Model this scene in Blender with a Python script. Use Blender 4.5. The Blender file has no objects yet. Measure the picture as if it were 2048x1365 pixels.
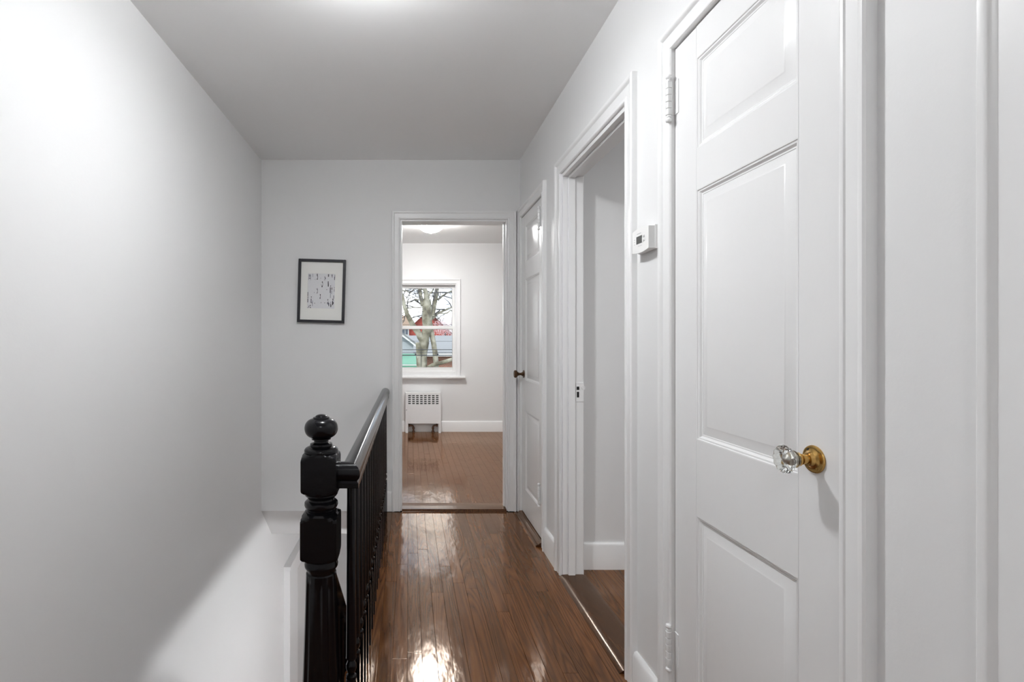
import bpy, math, random
from mathutils import Vector, Matrix

# ------------------------------------------------------------------ camera, world, light, exposure
scene = bpy.context.scene
COL = scene.collection
F = 1020.0                      # focal length in pixels of the 2048 px wide frame
VX, VY, H = 818.0, 680.0, 1.225  # vanishing point of the hall and eye height

cam_d = bpy.data.cameras.new('camera')
cam_d.sensor_width = 36.0
cam_d.lens = F / 2048.0 * 36.0
cam_d.shift_x = (1024.0 - VX) / 2048.0
cam_d.shift_y = (VY - 682.5) / 2048.0
cam_d.clip_start = 0.05
cam_d.clip_end = 400
cam = bpy.data.objects.new('camera', cam_d)
COL.objects.link(cam)
cam.location = (0, 0, H)
cam.rotation_euler = (math.radians(90), 0, 0)
scene.camera = cam

scene.view_settings.view_transform = 'Standard'
scene.view_settings.look = 'None'
scene.view_settings.exposure = 0.82
scene.view_settings.gamma = 1.0
scene.view_settings.use_curve_mapping = False

world = bpy.data.worlds.new('sky')
scene.world = world
world.use_nodes = True
wn = world.node_tree.nodes
wl = world.node_tree.links
wn.clear()
w_out = wn.new('ShaderNodeOutputWorld')
w_bg = wn.new('ShaderNodeBackground')
w_tc = wn.new('ShaderNodeTexCoord')
w_no = wn.new('ShaderNodeTexNoise')
w_no.inputs['Scale'].default_value = 6.0
w_no.inputs['Detail'].default_value = 5.0
w_rp = wn.new('ShaderNodeValToRGB')
w_rp.color_ramp.elements[0].position = 0.44
w_rp.color_ramp.elements[0].color = (0.20, 0.255, 0.36, 1)
w_rp.color_ramp.elements[1].position = 0.64
w_rp.color_ramp.elements[1].color = (1.0, 1.0, 1.0, 1)
wl.new(w_tc.outputs['Generated'], w_no.inputs['Vector'])
wl.new(w_no.outputs['Fac'], w_rp.inputs['Fac'])
wl.new(w_rp.outputs['Color'], w_bg.inputs['Color'])
wl.new(w_bg.outputs['Background'], w_out.inputs['Surface'])
w_bg.inputs['Strength'].default_value = 3.3

sun_d = bpy.data.lights.new('sun', 'SUN')
sun_d.energy = 1.6
sun_d.angle = math.radians(8)
sun_d.color = (1.0, 0.96, 0.9)
sun = bpy.data.objects.new('sun', sun_d)
COL.objects.link(sun)
sun.rotation_euler = (math.radians(48), 0, math.radians(-25))   # from behind the house

# strength of the lamps, rear and side ones added as fill (each lamp is made in its own builder below)
HALL_GLOBE = 54.0     # radiance of the opal globe above the railing
HALL_DOWN_W = 6.5
REAR_FILL_W = 4.5
BED_LAMP_W = 6.0
LOW_GLOBE = 60.0
SIDE_FILL_W = 7.0

# ------------------------------------------------------------------ helpers
R = math.radians
rng = random.Random(7)


def px(x, y, Y):
    """photo pixel -> world point at hall distance Y"""
    return Vector(((x - VX) * Y / F, Y, H - (y - VY) * Y / F))


class MB:
    def __init__(s):
        s.v = []
        s.f = []

    def add(s, vs, fs):
        b = len(s.v)
        s.v += [tuple(p) for p in vs]
        s.f += [tuple(i + b for i in f) for f in fs]
        return s

    def box(s, x0, x1, y0, y1, z0, z1, c=0.0):
        if x0 > x1: x0, x1 = x1, x0
        if y0 > y1: y0, y1 = y1, y0
        if z0 > z1: z0, z1 = z1, z0
        if c <= 0:
            vs = [(x0, y0, z0), (x1, y0, z0), (x1, y1, z0), (x0, y1, z0),
                  (x0, y0, z1), (x1, y0, z1), (x1, y1, z1), (x0, y1, z1)]
            return s.add(vs, [(0, 3, 2, 1), (4, 5, 6, 7), (0, 1, 5, 4), (1, 2, 6, 5), (2, 3, 7, 6), (3, 0, 4, 7)])
        X = (x0, x1); Y = (y0, y1); Z = (z0, z1)
        vs = []; idx = {}
        for i in (0, 1):
            for j in (0, 1):
                for k in (0, 1):
                    sx = c if i == 0 else -c
                    sy = c if j == 0 else -c
                    sz = c if k == 0 else -c
                    idx[i, j, k, 0] = len(vs); vs.append((X[i], Y[j] + sy, Z[k] + sz))
                    idx[i, j, k, 1] = len(vs); vs.append((X[i] + sx, Y[j], Z[k] + sz))
                    idx[i, j, k, 2] = len(vs); vs.append((X[i] + sx, Y[j] + sy, Z[k]))
        fs = []
        for i in (0, 1):
            q = [idx[i, 0, 0, 0], idx[i, 1, 0, 0], idx[i, 1, 1, 0], idx[i, 0, 1, 0]]
            fs.append(q if i else q[::-1])
            q = [idx[0, i, 0, 1], idx[1, i, 0, 1], idx[1, i, 1, 1], idx[0, i, 1, 1]]
            fs.append(q[::-1] if i else q)
            q = [idx[0, 0, i, 2], idx[1, 0, i, 2], idx[1, 1, i, 2], idx[0, 1, i, 2]]
            fs.append(q if i else q[::-1])
        for i in (0, 1):
            for j in (0, 1):
                q = [idx[i, j, 0, 0], idx[i, j, 0, 1], idx[i, j, 1, 1], idx[i, j, 1, 0]]
                fs.append(q if i == j else q[::-1])
                q = [idx[i, 0, j, 0], idx[i, 0, j, 2], idx[i, 1, j, 2], idx[i, 1, j, 0]]
                fs.append(q[::-1] if i == j else q)
                q = [idx[0, i, j, 1], idx[0, i, j, 2], idx[1, i, j, 2], idx[1, i, j, 1]]
                fs.append(q if i == j else q[::-1])
                for k in (0, 1):
                    t = [idx[i, j, k, 0], idx[i, j, k, 1], idx[i, j, k, 2]]
                    fs.append(t if (i + j + k) % 2 else t[::-1])
        return s.add(vs, fs)

    def lathe(s, prof, seg=32, mat=None, rf=None, caps=True):
        """prof: [(r, z)] around local z; rf(r, z, theta) may reshape the radius; mat places it"""
        vs = []; fs = []
        n = len(prof)
        for r, z in prof:
            for k in range(seg):
                th = 2 * math.pi * k / seg
                rr = rf(r, z, th) if rf else r
                vs.append(Vector((rr * math.cos(th), rr * math.sin(th), z)))
        for i in range(n - 1):
            for k in range(seg):
                a = i * seg + k; b = i * seg + (k + 1) % seg
                fs.append((a, b, b + seg, a + seg))
        if caps:
            fs.append(tuple(range(seg))[::-1])
            fs.append(tuple(range((n - 1) * seg, n * seg)))
        if mat is not None:
            vs = [mat @ p for p in vs]
        return s.add(vs, fs)

    def tube(s, pts, rads, seg=10, caps=True):
        vs = []; fs = []
        pts = [Vector(p) for p in pts]
        n = len(pts)
        up = Vector((0.13, 0.97, 0.21)).normalized()
        for i, p in enumerate(pts):
            d = (pts[min(i + 1, n - 1)] - pts[max(i - 1, 0)]).normalized()
            u = d.cross(up)
            if u.length < 1e-4: u = d.cross(Vector((1, 0, 0)))
            u.normalize(); w = u.cross(d)
            for k in range(seg):
                th = 2 * math.pi * k / seg
                vs.append(p + (u * math.cos(th) + w * math.sin(th)) * rads[i])
        for i in range(n - 1):
            for k in range(seg):
                a = i * seg + k; b = i * seg + (k + 1) % seg
                fs.append((a, b, b + seg, a + seg))
        if caps:
            fs.append(tuple(range(seg))[::-1]); fs.append(tuple(range((n - 1) * seg, n * seg)))
        return s.add(vs, fs)

    def prism(s, poly, fn, t0, t1):
        """extrude a closed 2-D polygon: fn(u, v, t) -> point"""
        n = len(poly)
        vs = [fn(u, v, t0) for u, v in poly] + [fn(u, v, t1) for u, v in poly]
        fs = [(i, (i + 1) % n, n + (i + 1) % n, n + i) for i in range(n)]
        fs += [tuple(range(n))[::-1], tuple(range(n, 2 * n))]
        return s.add(vs, fs)

    def mesh(s, name, angle=32):
        me = bpy.data.meshes.new(name)
        me.from_pydata(s.v, [], s.f)
        me.validate()
        import bmesh
        bm = bmesh.new(); bm.from_mesh(me)
        bmesh.ops.recalc_face_normals(bm, faces=bm.faces)
        bm.to_mesh(me); bm.free()
        me.polygons.foreach_set('use_smooth', [True] * len(me.polygons))
        me.set_sharp_from_angle(angle=R(angle))
        return me

    def build(s, name, mat, parent=None, **props):
        me = s.mesh(name)
        me.materials.append(mat)
        return link(name, me, parent, **props)


def link(name, data, parent=None, loc=None, **props):
    o = bpy.data.objects.new(name, data)
    COL.objects.link(o)
    if loc is not None: o.location = loc
    if parent is not None:
        o.parent = parent
        o.matrix_parent_inverse = WORLD[parent.name].inverted()
    WORLD[o.name] = (Matrix.Translation(o.location) if parent is None else Matrix.Translation(o.location))
    for k, v in props.items():
        o[k] = v
    return o


WORLD = {}


def thing(name, loc, label, category=None, group=None, kind=None):
    o = link(name, None, None, loc=loc)
    o.empty_display_size = 0.05
    o['label'] = label
    if category: o['category'] = category
    if group: o['group'] = group
    if kind: o['kind'] = kind
    return o


def structure(name, mb, mat, label, category=None):
    o = mb.build(name, mat)
    o['kind'] = 'structure'
    o['label'] = label
    if category: o['category'] = category
    return o


# ------------------------------------------------------------------ materials
def new_mat(name):
    m = bpy.data.materials.new(name)
    m.use_nodes = True
    nt = m.node_tree
    return m, nt.nodes, nt.links, nt.nodes['Principled BSDF']


def plain(name, col, rough=0.5, metal=0.0, bump=0.0, bscale=60.0, coat=0.0, spec=None, var=0.0, stretch=None):
    m, n, l, b = new_mat(name)
    b.inputs['Base Color'].default_value = (*col, 1)
    b.inputs['Roughness'].default_value = rough
    b.inputs['Metallic'].default_value = metal
    b.inputs['Coat Weight'].default_value = coat
    b.inputs['Coat Roughness'].default_value = 0.1
    if spec is not None: b.inputs['Specular IOR Level'].default_value = spec
    if bump or var:
        g = n.new('ShaderNodeNewGeometry')
        src = g.outputs['Position']
        if stretch:
            mp = n.new('ShaderNodeMapping'); mp.inputs['Scale'].default_value = stretch
            l.new(src, mp.inputs['Vector']); src = mp.outputs['Vector']
        t = n.new('ShaderNodeTexNoise')
        t.inputs['Scale'].default_value = bscale
        t.inputs['Detail'].default_value = 4
        l.new(src, t.inputs['Vector'])
        if bump:
            bp = n.new('ShaderNodeBump')
            bp.inputs['Strength'].default_value = bump
            bp.inputs['Distance'].default_value = 0.002
            l.new(t.outputs['Fac'], bp.inputs['Height'])
            l.new(bp.outputs['Normal'], b.inputs['Normal'])
        if var:
            mx = n.new('ShaderNodeMix'); mx.data_type = 'RGBA'
            mx.inputs['A'].default_value = (*[c * (1 - var) for c in col], 1)
            mx.inputs['B'].default_value = (*[min(1, c * (1 + var)) for c in col], 1)
            l.new(t.outputs['Fac'], mx.inputs['Factor'])
            l.new(mx.outputs['Result'], b.inputs['Base Color'])
    return m


def wood_mat(name, dark, light, rough=0.2, wav=0.25):
    m, n, l, b = new_mat(name)
    g = n.new('ShaderNodeNewGeometry')
    oi = n.new('ShaderNodeObjectInfo')
    ml = n.new('ShaderNodeVectorMath'); ml.operation = 'SCALE'
    ml.inputs[0].default_value = (3.1, 17.3, 5.7)
    l.new(oi.outputs['Random'], ml.inputs['Scale'])
    ad = n.new('ShaderNodeVectorMath'); ad.operation = 'ADD'
    l.new(g.outputs['Position'], ad.inputs[0]); l.new(ml.outputs['Vector'], ad.inputs[1])
    # cathedral figure
    mp = n.new('ShaderNodeMapping'); mp.inputs['Scale'].default_value = (11, 0.62, 11)
    l.new(ad.outputs['Vector'], mp.inputs['Vector'])
    n1 = n.new('ShaderNodeTexNoise'); n1.inputs['Scale'].default_value = 1.0
    n1.inputs['Detail'].default_value = 1.0; n1.inputs['Distortion'].default_value = 0.25
    l.new(mp.outputs['Vector'], n1.inputs['Vector'])
    mu = n.new('ShaderNodeMath'); mu.operation = 'MULTIPLY'; mu.inputs[1].default_value = 34.0
    l.new(n1.outputs['Fac'], mu.inputs[0])
    pg = n.new('ShaderNodeMath'); pg.operation = 'PINGPONG'; pg.inputs[1].default_value = 1.0
    l.new(mu.outputs[0], pg.inputs[0])
    # pores
    mp2 = n.new('ShaderNodeMapping'); mp2.inputs['Scale'].default_value = (520, 14, 520)
    l.new(ad.outputs['Vector'], mp2.inputs['Vector'])
    n2 = n.new('ShaderNodeTexNoise'); n2.inputs['Scale'].default_value = 1.0; n2.inputs['Detail'].default_value = 3
    l.new(mp2.outputs['Vector'], n2.inputs['Vector'])
    mixf = n.new('ShaderNodeMath'); mixf.operation = 'MULTIPLY_ADD'
    mixf.inputs[1].default_value = 0.45
    l.new(pg.outputs[0], mixf.inputs[0])
    sc = n.new('ShaderNodeMath'); sc.operation = 'MULTIPLY'; sc.inputs[1].default_value = 0.65
    l.new(n2.outputs['Fac'], sc.inputs[0]); l.new(sc.outputs[0], mixf.inputs[2])
    rp = n.new('ShaderNodeValToRGB')
    rp.color_ramp.elements[0].position = 0.22; rp.color_ramp.elements[0].color = (*dark, 1)
    rp.color_ramp.elements[1].position = 0.85; rp.color_ramp.elements[1].color = (*light, 1)
    l.new(mixf.outputs[0], rp.inputs['Fac'])
    # tone of the single board
    tone = n.new('ShaderNodeMapRange')
    tone.inputs['To Min'].default_value = 0.78; tone.inputs['To Max'].default_value = 1.25
    l.new(oi.outputs['Random'], tone.inputs['Value'])
    vm = n.new('ShaderNodeVectorMath'); vm.operation = 'SCALE'
    l.new(rp.outputs['Color'], vm.inputs[0]); l.new(tone.outputs['Result'], vm.inputs['Scale'])
    l.new(vm.outputs['Vector'], b.inputs['Base Color'])
    b.inputs['Roughness'].default_value = rough
    b.inputs['Specular IOR Level'].default_value = 0.0
    # uneven varnish
    mp3 = n.new('ShaderNodeMapping'); mp3.inputs['Scale'].default_value = (14, 5, 14)
    l.new(g.outputs['Position'], mp3.inputs['Vector'])
    n3 = n.new('ShaderNodeTexNoise'); n3.inputs['Scale'].default_value = 1.0; n3.inputs['Detail'].default_value = 3
    l.new(mp3.outputs['Vector'], n3.inputs['Vector'])
    bp = n.new('ShaderNodeBump'); bp.inputs['Strength'].default_value = wav; bp.inputs['Distance'].default_value = 0.004
    l.new(n3.outputs['Fac'], bp.inputs['Height'])
    bp2 = n.new('ShaderNodeBump'); bp2.inputs['Strength'].default_value = 0.035; bp2.inputs['Distance'].default_value = 0.0006
    l.new(mixf.outputs[0], bp2.inputs['Height']); l.new(bp.outputs['Normal'], bp2.inputs['Normal'])
    l.new(bp2.outputs['Normal'], b.inputs['Normal'])
    # amber varnish on top
    gl = n.new('ShaderNodeBsdfGlossy'); gl.inputs['Color'].default_value = (1.0, 0.83, 0.70, 1); gl.inputs['Roughness'].default_value = rough
    l.new(bp2.outputs['Normal'], gl.inputs['Normal'])
    fr = n.new('ShaderNodeFresnel'); fr.inputs['IOR'].default_value = 1.56
    l.new(bp.outputs['Normal'], fr.inputs['Normal'])
    ms = n.new('ShaderNodeMixShader')
    l.new(fr.outputs[0], ms.inputs['Fac']); l.new(b.outputs[0], ms.inputs[1]); l.new(gl.outputs[0], ms.inputs[2])
    l.new(ms.outputs[0], n['Material Output'].inputs['Surface'])
    return m


def emit_mat(name, col, strength):
    m, n, l, b = new_mat(name)
    b.inputs['Base Color'].default_value = (0.9, 0.9, 0.9, 1)
    b.inputs['Emission Color'].default_value = (*col, 1)
    b.inputs['Emission Strength'].default_value = strength
    return m


def pane_mat(name):
    m, n, l, b = new_mat(name)
    n.remove(b)
    o = n['Material Output']
    tr = n.new('ShaderNodeBsdfTransparent'); tr.inputs['Color'].default_value = (0.96, 0.98, 0.97, 1)
    gl = n.new('ShaderNodeBsdfGlossy'); gl.inputs['Roughness'].default_value = 0.02
    fr = n.new('ShaderNodeFresnel'); fr.inputs['IOR'].default_value = 1.25
    mx = n.new('ShaderNodeMixShader')
    l.new(fr.outputs[0], mx.inputs['Fac']); l.new(tr.outputs[0], mx.inputs[1]); l.new(gl.outputs[0], mx.inputs[2])
    l.new(mx.outputs[0], o.inputs['Surface'])
    return m


def glass_mat(name):
    m, n, l, b = new_mat(name)
    b.inputs['Base Color'].default_value = (0.97, 1.0, 0.985, 1)
    b.inputs['Transmission Weight'].default_value = 1.0
    b.inputs['Roughness'].default_value = 0.01
    b.inputs['IOR'].default_value = 1.5
    return m


def brick_mat(name, c1, c2, mortar, scale):
    m, n, l, b = new_mat(name)
    g = n.new('ShaderNodeNewGeometry')
    sp = n.new('ShaderNodeSeparateXYZ'); cb = n.new('ShaderNodeCombineXYZ')
    l.new(g.outputs['Position'], sp.inputs[0])
    l.new(sp.outputs['X'], cb.inputs['X']); l.new(sp.outputs['Z'], cb.inputs['Y'])
    t = n.new('ShaderNodeTexBrick'); t.inputs['Scale'].default_value = scale
    t.inputs['Color1'].default_value = (*c1, 1); t.inputs['Color2'].default_value = (*c2, 1)
    t.inputs['Mortar'].default_value = (*mortar, 1); t.inputs['Mortar Size'].default_value = 0.02
    l.new(cb.outputs[0], t.inputs['Vector'])
    l.new(t.outputs['Color'], b.inputs['Base Color'])
    b.inputs['Roughness'].default_value = 0.9
    return m


def lap_mat(name, col, pitch, dark=0.72, rough=0.7):
    """horizontal laps (siding / shingle courses) as darker colour bands on far surfaces"""
    m, n, l, b = new_mat(name)
    g = n.new('ShaderNodeNewGeometry')
    sp = n.new('ShaderNodeSeparateXYZ'); l.new(g.outputs['Position'], sp.inputs[0])
    d = n.new('ShaderNodeMath'); d.operation = 'DIVIDE'; d.inputs[1].default_value = pitch
    l.new(sp.outputs['Z'], d.inputs[0])
    f = n.new('ShaderNodeMath'); f.operation = 'FRACT'; l.new(d.outputs[0], f.inputs[0])
    no = n.new('ShaderNodeTexNoise'); no.inputs['Scale'].default_value = 6; l.new(g.outputs['Position'], no.inputs['Vector'])
    ad = n.new('ShaderNodeMath'); ad.operation = 'MULTIPLY_ADD'; ad.inputs[1].default_value = 0.35
    l.new(no.outputs['Fac'], ad.inputs[0]); l.new(f.outputs[0], ad.inputs[2])
    rp = n.new('ShaderNodeValToRGB')
    rp.color_ramp.elements[0].position = 0.12; rp.color_ramp.elements[0].color = (*[c * dark for c in col], 1)
    rp.color_ramp.elements[1].position = 0.3; rp.color_ramp.elements[1].color = (*col, 1)
    l.new(ad.outputs[0], rp.inputs['Fac']); l.new(rp.outputs['Color'], b.inputs['Base Color'])
    b.inputs['Roughness'].default_value = rough
    return m


def bark_mat(name):
    m, n, l, b = new_mat(name)
    g = n.new('ShaderNodeNewGeometry')
    t = n.new('ShaderNodeTexNoise'); t.inputs['Scale'].default_value = 5.5; t.inputs['Detail'].default_value = 4
    l.new(g.outputs['Position'], t.inputs['Vector'])
    rp = n.new('ShaderNodeValToRGB')
    e = rp.color_ramp.elements
    e[0].position = 0.33; e[0].color = (0.066, 0.055, 0.036, 1)
    e[1].position = 0.62; e[1].color = (0.231, 0.215, 0.171, 1)
    x = e.new(0.47); x.color = (0.138, 0.124, 0.088, 1)
    l.new(t.outputs['Fac'], rp.inputs['Fac']); l.new(rp.outputs['Color'], b.inputs['Base Color'])
    b.inputs['Roughness'].default_value = 0.85
    return m


M_WALL = plain('wall_paint', (0.83, 0.83, 0.83), 0.5, bump=0.12, bscale=90, spec=0.35)
M_CEIL = plain('ceiling_paint', (0.94, 0.94, 0.94), 0.7, bump=0.08, bscale=70, spec=0.3)
M_TRIM = plain('trim_paint', (0.88, 0.88, 0.88), 0.3, bump=0.05, bscale=22, stretch=(1, 1, 0.35))
M_DOOR = plain('door_paint', (0.86, 0.86, 0.86), 0.27, bump=0.25, bscale=34, stretch=(1, 1, 0.4))
M_FLOOR = wood_mat('oak_boards', (0.066, 0.0230, 0.0082), (0.155, 0.060, 0.0195), 0.115, 0.5)
M_SADDLE = wood_mat('dark_oak_saddle', (0.030, 0.0105, 0.0042), (0.085, 0.032, 0.011), 0.2, 0.35)
M_SUB = plain('floor_gap', (0.02, 0.01, 0.006), 0.8, var=0.2, bscale=8)
M_BLACK = plain('black_gloss_paint', (0.004, 0.004, 0.0055), 0.2, bump=0.10, bscale=45, spec=0.28)
M_FRAME = plain('black_frame', (0.018, 0.017, 0.022), 0.4, var=0.2, bscale=200)
M_MAT = plain('cream_mat_board', (0.93, 0.925, 0.89), 0.85, var=0.02, bscale=300)
M_PAPER = plain('art_paper', (0.80, 0.80, 0.82), 0.85, var=0.04, bscale=120)
M_INK = plain('ink', (0.02, 0.02, 0.03), 0.8, var=0.5, bscale=250)
M_INK2 = plain('grey_ink', (0.28, 0.28, 0.32), 0.8, var=0.4, bscale=250)
M_BRASS = plain('old_brass', (0.55, 0.34, 0.11), 0.24, metal=1.0, var=0.35, bscale=90)
M_BRONZE = plain('dark_bronze', (0.11, 0.062, 0.035), 0.32, metal=1.0, var=0.35, bscale=120)
M_DARKHOLE = plain('dark_hole', (0.004, 0.004, 0.004), 0.8, var=0.1, bscale=90)
M_PLASTIC = plain('white_plastic', (0.84, 0.84, 0.83), 0.35, var=0.01, bscale=200)
M_GREYPLASTIC = plain('grey_plastic', (0.42, 0.42, 0.42), 0.5, var=0.05, bscale=200)
M_SCREEN = plain('thermostat_screen', (0.055, 0.058, 0.055), 0.2, var=0.1, bscale=200)
M_METALW = plain('white_enamel', (0.84, 0.84, 0.85), 0.35, var=0.015, bscale=40)
M_COPPER = plain('dull_copper', (0.20, 0.12, 0.085), 0.35, metal=0.8, var=0.3, bscale=60)
M_NICKEL = plain('brushed_nickel', (0.55, 0.53, 0.50), 0.3, metal=1.0, var=0.1, bscale=90)
M_FILLDOME = emit_mat('fill_lamp_glass', (1.0, 0.99, 0.975), 3.0)  # glow of the two added fill lamps, rear hall and side room
M_BEDDOME = emit_mat('bedroom_lamp_glass', (1.0, 0.99, 0.975), 56.0)
M_GLOBE = emit_mat('opal_globe', (0.965, 0.985, 1.0), HALL_GLOBE)
M_LOWGLOBE = emit_mat('opal_pendant_globe', (0.975, 0.985, 1.0), LOW_GLOBE)
M_GLASS = glass_mat('crystal_glass')
M_PANE = pane_mat('window_glass')
M_BARK = bark_mat('plane_tree_bark')
M_TWIG = plain('grey_twig', (0.06, 0.055, 0.055), 0.9, var=0.3, bscale=9)
M_RED = lap_mat('red_siding', (0.275, 0.039, 0.025), 0.22, 0.75)
M_WHITESID = lap_mat('pale_siding', (0.231, 0.248, 0.264), 0.20, 0.82)
M_SHINGLE = lap_mat('grey_shingles', (0.116, 0.116, 0.118), 0.13, 0.72)
M_BRICK = brick_mat('red_brick', (0.198, 0.072, 0.047), (0.26, 0.105, 0.066), (0.29, 0.245, 0.21), 4.2)
M_MINT = plain('mint_canvas', (0.066, 0.176, 0.116), 0.7, var=0.15, bscale=2)
M_WHITE = plain('white_outdoor_paint', (0.468, 0.468, 0.468), 0.6, var=0.03, bscale=3)
M_TAN = plain('tan_siding', (0.165, 0.105, 0.066), 0.8, var=0.25, bscale=3)
M_WIRE = plain('black_cable', (0.02, 0.02, 0.022), 0.6, var=0.2, bscale=5)
M_DARKWIN = plain('dark_window', (0.05, 0.06, 0.08), 0.15, var=0.3, bscale=3)
M_BLOSSOM = plain('pale_blossom', (0.473, 0.341, 0.352), 0.8, var=0.18, bscale=9)
M_GROUND = plain('ground_grass', (0.16, 0.17, 0.10), 0.95, var=0.4, bscale=1.3)
M_STEP = plain('stair_oak', (0.13, 0.055, 0.026), 0.25, var=0.35, bscale=22, coat=0.3, stretch=(1, 7, 7))

# ------------------------------------------------------------------ dimensions of the place
XL, XR, XR2 = -1.057, 0.794, 0.894      # left wall, hall right wall and its back
YF, YF2 = 3.65, 3.77                     # wall with the picture
YW = 6.80                                # window wall of the far room
XO = 2.60                                # outer right wall
YB = -1.60                               # wall behind the camera
ZC = 2.513                               # ceiling
ZS = -0.235                              # underside of the floor structure
ZL = -2.70                               # lower floor
XE = -0.235                              # edge of the hall floor at the stairwell
YS = 1.36                                # top of the stairs
DOORZ, CASZ = 2.085, 2.085


# ------------------------------------------------------------------ shell
def wall_boxes(mb, fn, a0, a1, z0, z1, t0, t1, openings):
    """fn(a0,a1,t0,t1,z0,z1) adds a box; openings: (a0,a1,z0,z1)"""
    cur = a0
    for (b0, b1, c0, c1) in sorted(openings):
        if b0 > cur: fn(cur, b0, t0, t1, z0, z1)
        if c0 > z0: fn(b0, b1, t0, t1, z0, c0)
        if c1 < z1: fn(b0, b1, t0, t1, c1, z1)
        cur = b1
    if cur < a1: fn(cur, a1, t0, t1, z0, z1)


mb = MB(); mb.box(XL - 0.1, XL, YB, YW, ZL, ZC)
structure('wall_left', mb, M_WALL, 'tall plain white wall along the left, running down into the stairwell')

CL = (3.008, 3.588)      # closet door opening
D2 = (1.850, 2.645)      # open doorway
BD = (0.928, 1.524)      # near door with the glass knob
ND = (-0.12, 0.632)      # door at the right picture edge
mb = MB()
fx = lambda a0, a1, t0, t1, z0, z1: mb.box(t0, t1, a0, a1, z0, z1)
wall_boxes(mb, fx, YB, YF, 0.0, ZC, XR, XR2,
           [(CL[0], CL[1], 0, DOORZ), (D2[0], D2[1], 0, DOORZ), (BD[0], BD[1], 0, DOORZ + .01), (ND[0], ND[1], 0, DOORZ)])
for o in (CL, BD, ND):
    mb.box(0.850, XR2, o[0], o[1], 0, DOORZ + .01)
structure('wall_right', mb, M_WALL, 'white hall wall on the right holding three doors and an open doorway')

FO = (-0.062, 0.706)
mb = MB()
fy = lambda a0, a1, t0, t1, z0, z1: mb.box(a0, a1, t0, t1, z0, z1)
wall_boxes(mb, fy, XL, XO, 0.0, ZC, YF, YF2, [(FO[0], FO[1], 0, DOORZ)])
structure('wall_far', mb, M_WALL, 'white end wall of the hall with the small framed picture')

WX0, WX1, WZ0, WZ1 = -0.33, 0.632, 0.775, 1.975     # rough window opening
mb = MB()
wall_boxes(mb, fy, XL - 0.1, XO + 0.1, ZL, ZC, YW, YW + 0.16, [(WX0, WX1, WZ0, WZ1)])
structure('wall_window', mb, M_WALL, 'white far wall of the back bedroom around the window')

mb = MB(); mb.box(XO, XO + 0.1, YB, YW, ZL, ZC)
structure('wall_outer', mb, M_WALL, 'outer white wall on the far right of the rooms')
mb = MB(); mb.box(XL - 0.1, XO + 0.1, YB - 0.1, YB, ZL, ZC)
structure('wall_rear', mb, M_WALL, 'white wall behind the camera end of the hall')
mb = MB(); mb.box(XR2, XO, 2.73, 2.83, 0.0, ZC)
structure('wall_side_room', mb, M_WALL, 'grey white wall seen inside the open doorway')
mb = MB(); mb.box(XR2, XO, 0.10, 0.20, 0.0, ZC)
structure('wall_side_room_near', mb, M_WALL, 'near wall of the side room behind the open doorway')

mb = MB(); mb.box(XL - 0.1, XO + 0.1, YB - 0.1, YW + 0.16, ZC, ZC + 0.1)
structure('ceiling', mb, M_CEIL, 'flat white ceiling over hall and bedroom')

# floor structure with recessed dark top; the boards lie on it
BT = 0.014
mb = MB()
mb.box(XE, XR2, YB, YF, ZS, -BT)
mb.box(XL, XE, YB, YS, ZS, -BT)
hall_floor = structure('floor', mb, M_SUB, 'glossy dark oak strip floor of the hall')
mb = MB()
poly = [(YF, -0.0), (YF + 0.27, ZS), (YW, ZS), (YW, -BT), (YF2, -BT), (YF2, 0.0)]
mb.prism([(YF, 0.0), (YF + 0.27, ZS), (YW, ZS), (YW, -BT), (YF, -BT)][0:4] + [(YF + 0.016, -BT)], lambda u, v, t: (t, u, v), XL, XE)
mb.box(XE, XO, YF, YW, ZS, -BT)
bed_floor = structure('floor', mb, M_SUB, 'brown oak strip floor of the sunlit back bedroom')
mb = MB(); mb.box(XR2, XO, YB, YF, ZS, -BT)
side_floor = structure('floor', mb, M_SUB, 'dark oak floor inside the open doorway')
mb = MB(); mb.box(XL, XO, YB, YW, ZL - 0.1, ZL)
structure('floor', mb, M_STEP, 'floor of the storey below the stairs')
# painted faces of the stairwell opening
mb = MB(); mb.box(XE - 0.012, XE, YS, YF, ZS - 0.01, -0.03, 0.002)
mb.box(XL, XE - 0.012, YS, YS + 0.004, ZS - 0.01, -0.03)
structure('trim_1', mb, M_TRIM, 'white fascia board below the hall floor edge at the stairwell')
mb = MB()
mb.box(XE - 0.012, XR2, YS, YF, ZS - 0.03, ZS - 0.001)
mb.box(XR2, XO, YB, YW, ZS - 0.03, ZS - 0.001)
mb.box(XL, XR2, YB, YS, ZS - 0.03, ZS - 0.001)
mb.box(XL, XR2, YF + 0.285, YW, ZS - 0.03, ZS - 0.001)
mb.box(XE, XR2, YF, YF + 0.285, ZS - 0.03, ZS - 0.001)
structure('ceiling', mb, M_CEIL, 'ceiling of the storey below, under the hall floor')
mb = MB()
sl = [(YF + 0.001, -0.001), (YF + 0.272, ZS - 0.03), (YF + 0.285, ZS - 0.03), (YF + 0.285, ZS - 0.01), (YF + 0.02, -0.001)]
mb.prism([(YF - 0.001, 0.0), (YF + 0.268, ZS - 0.03), (YF + 0.284, ZS - 0.03), (YF + 0.284, ZS - 0.002), (YF + 0.27, ZS), (YF + 0.0005, 0.0)],
         lambda u, v, t: (t, u, v), XL + 0.0005, XE - 0.0125)
structure('trim_2', mb, M_WALL, 'sloping plaster soffit below the picture wall over the stairs')


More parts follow.
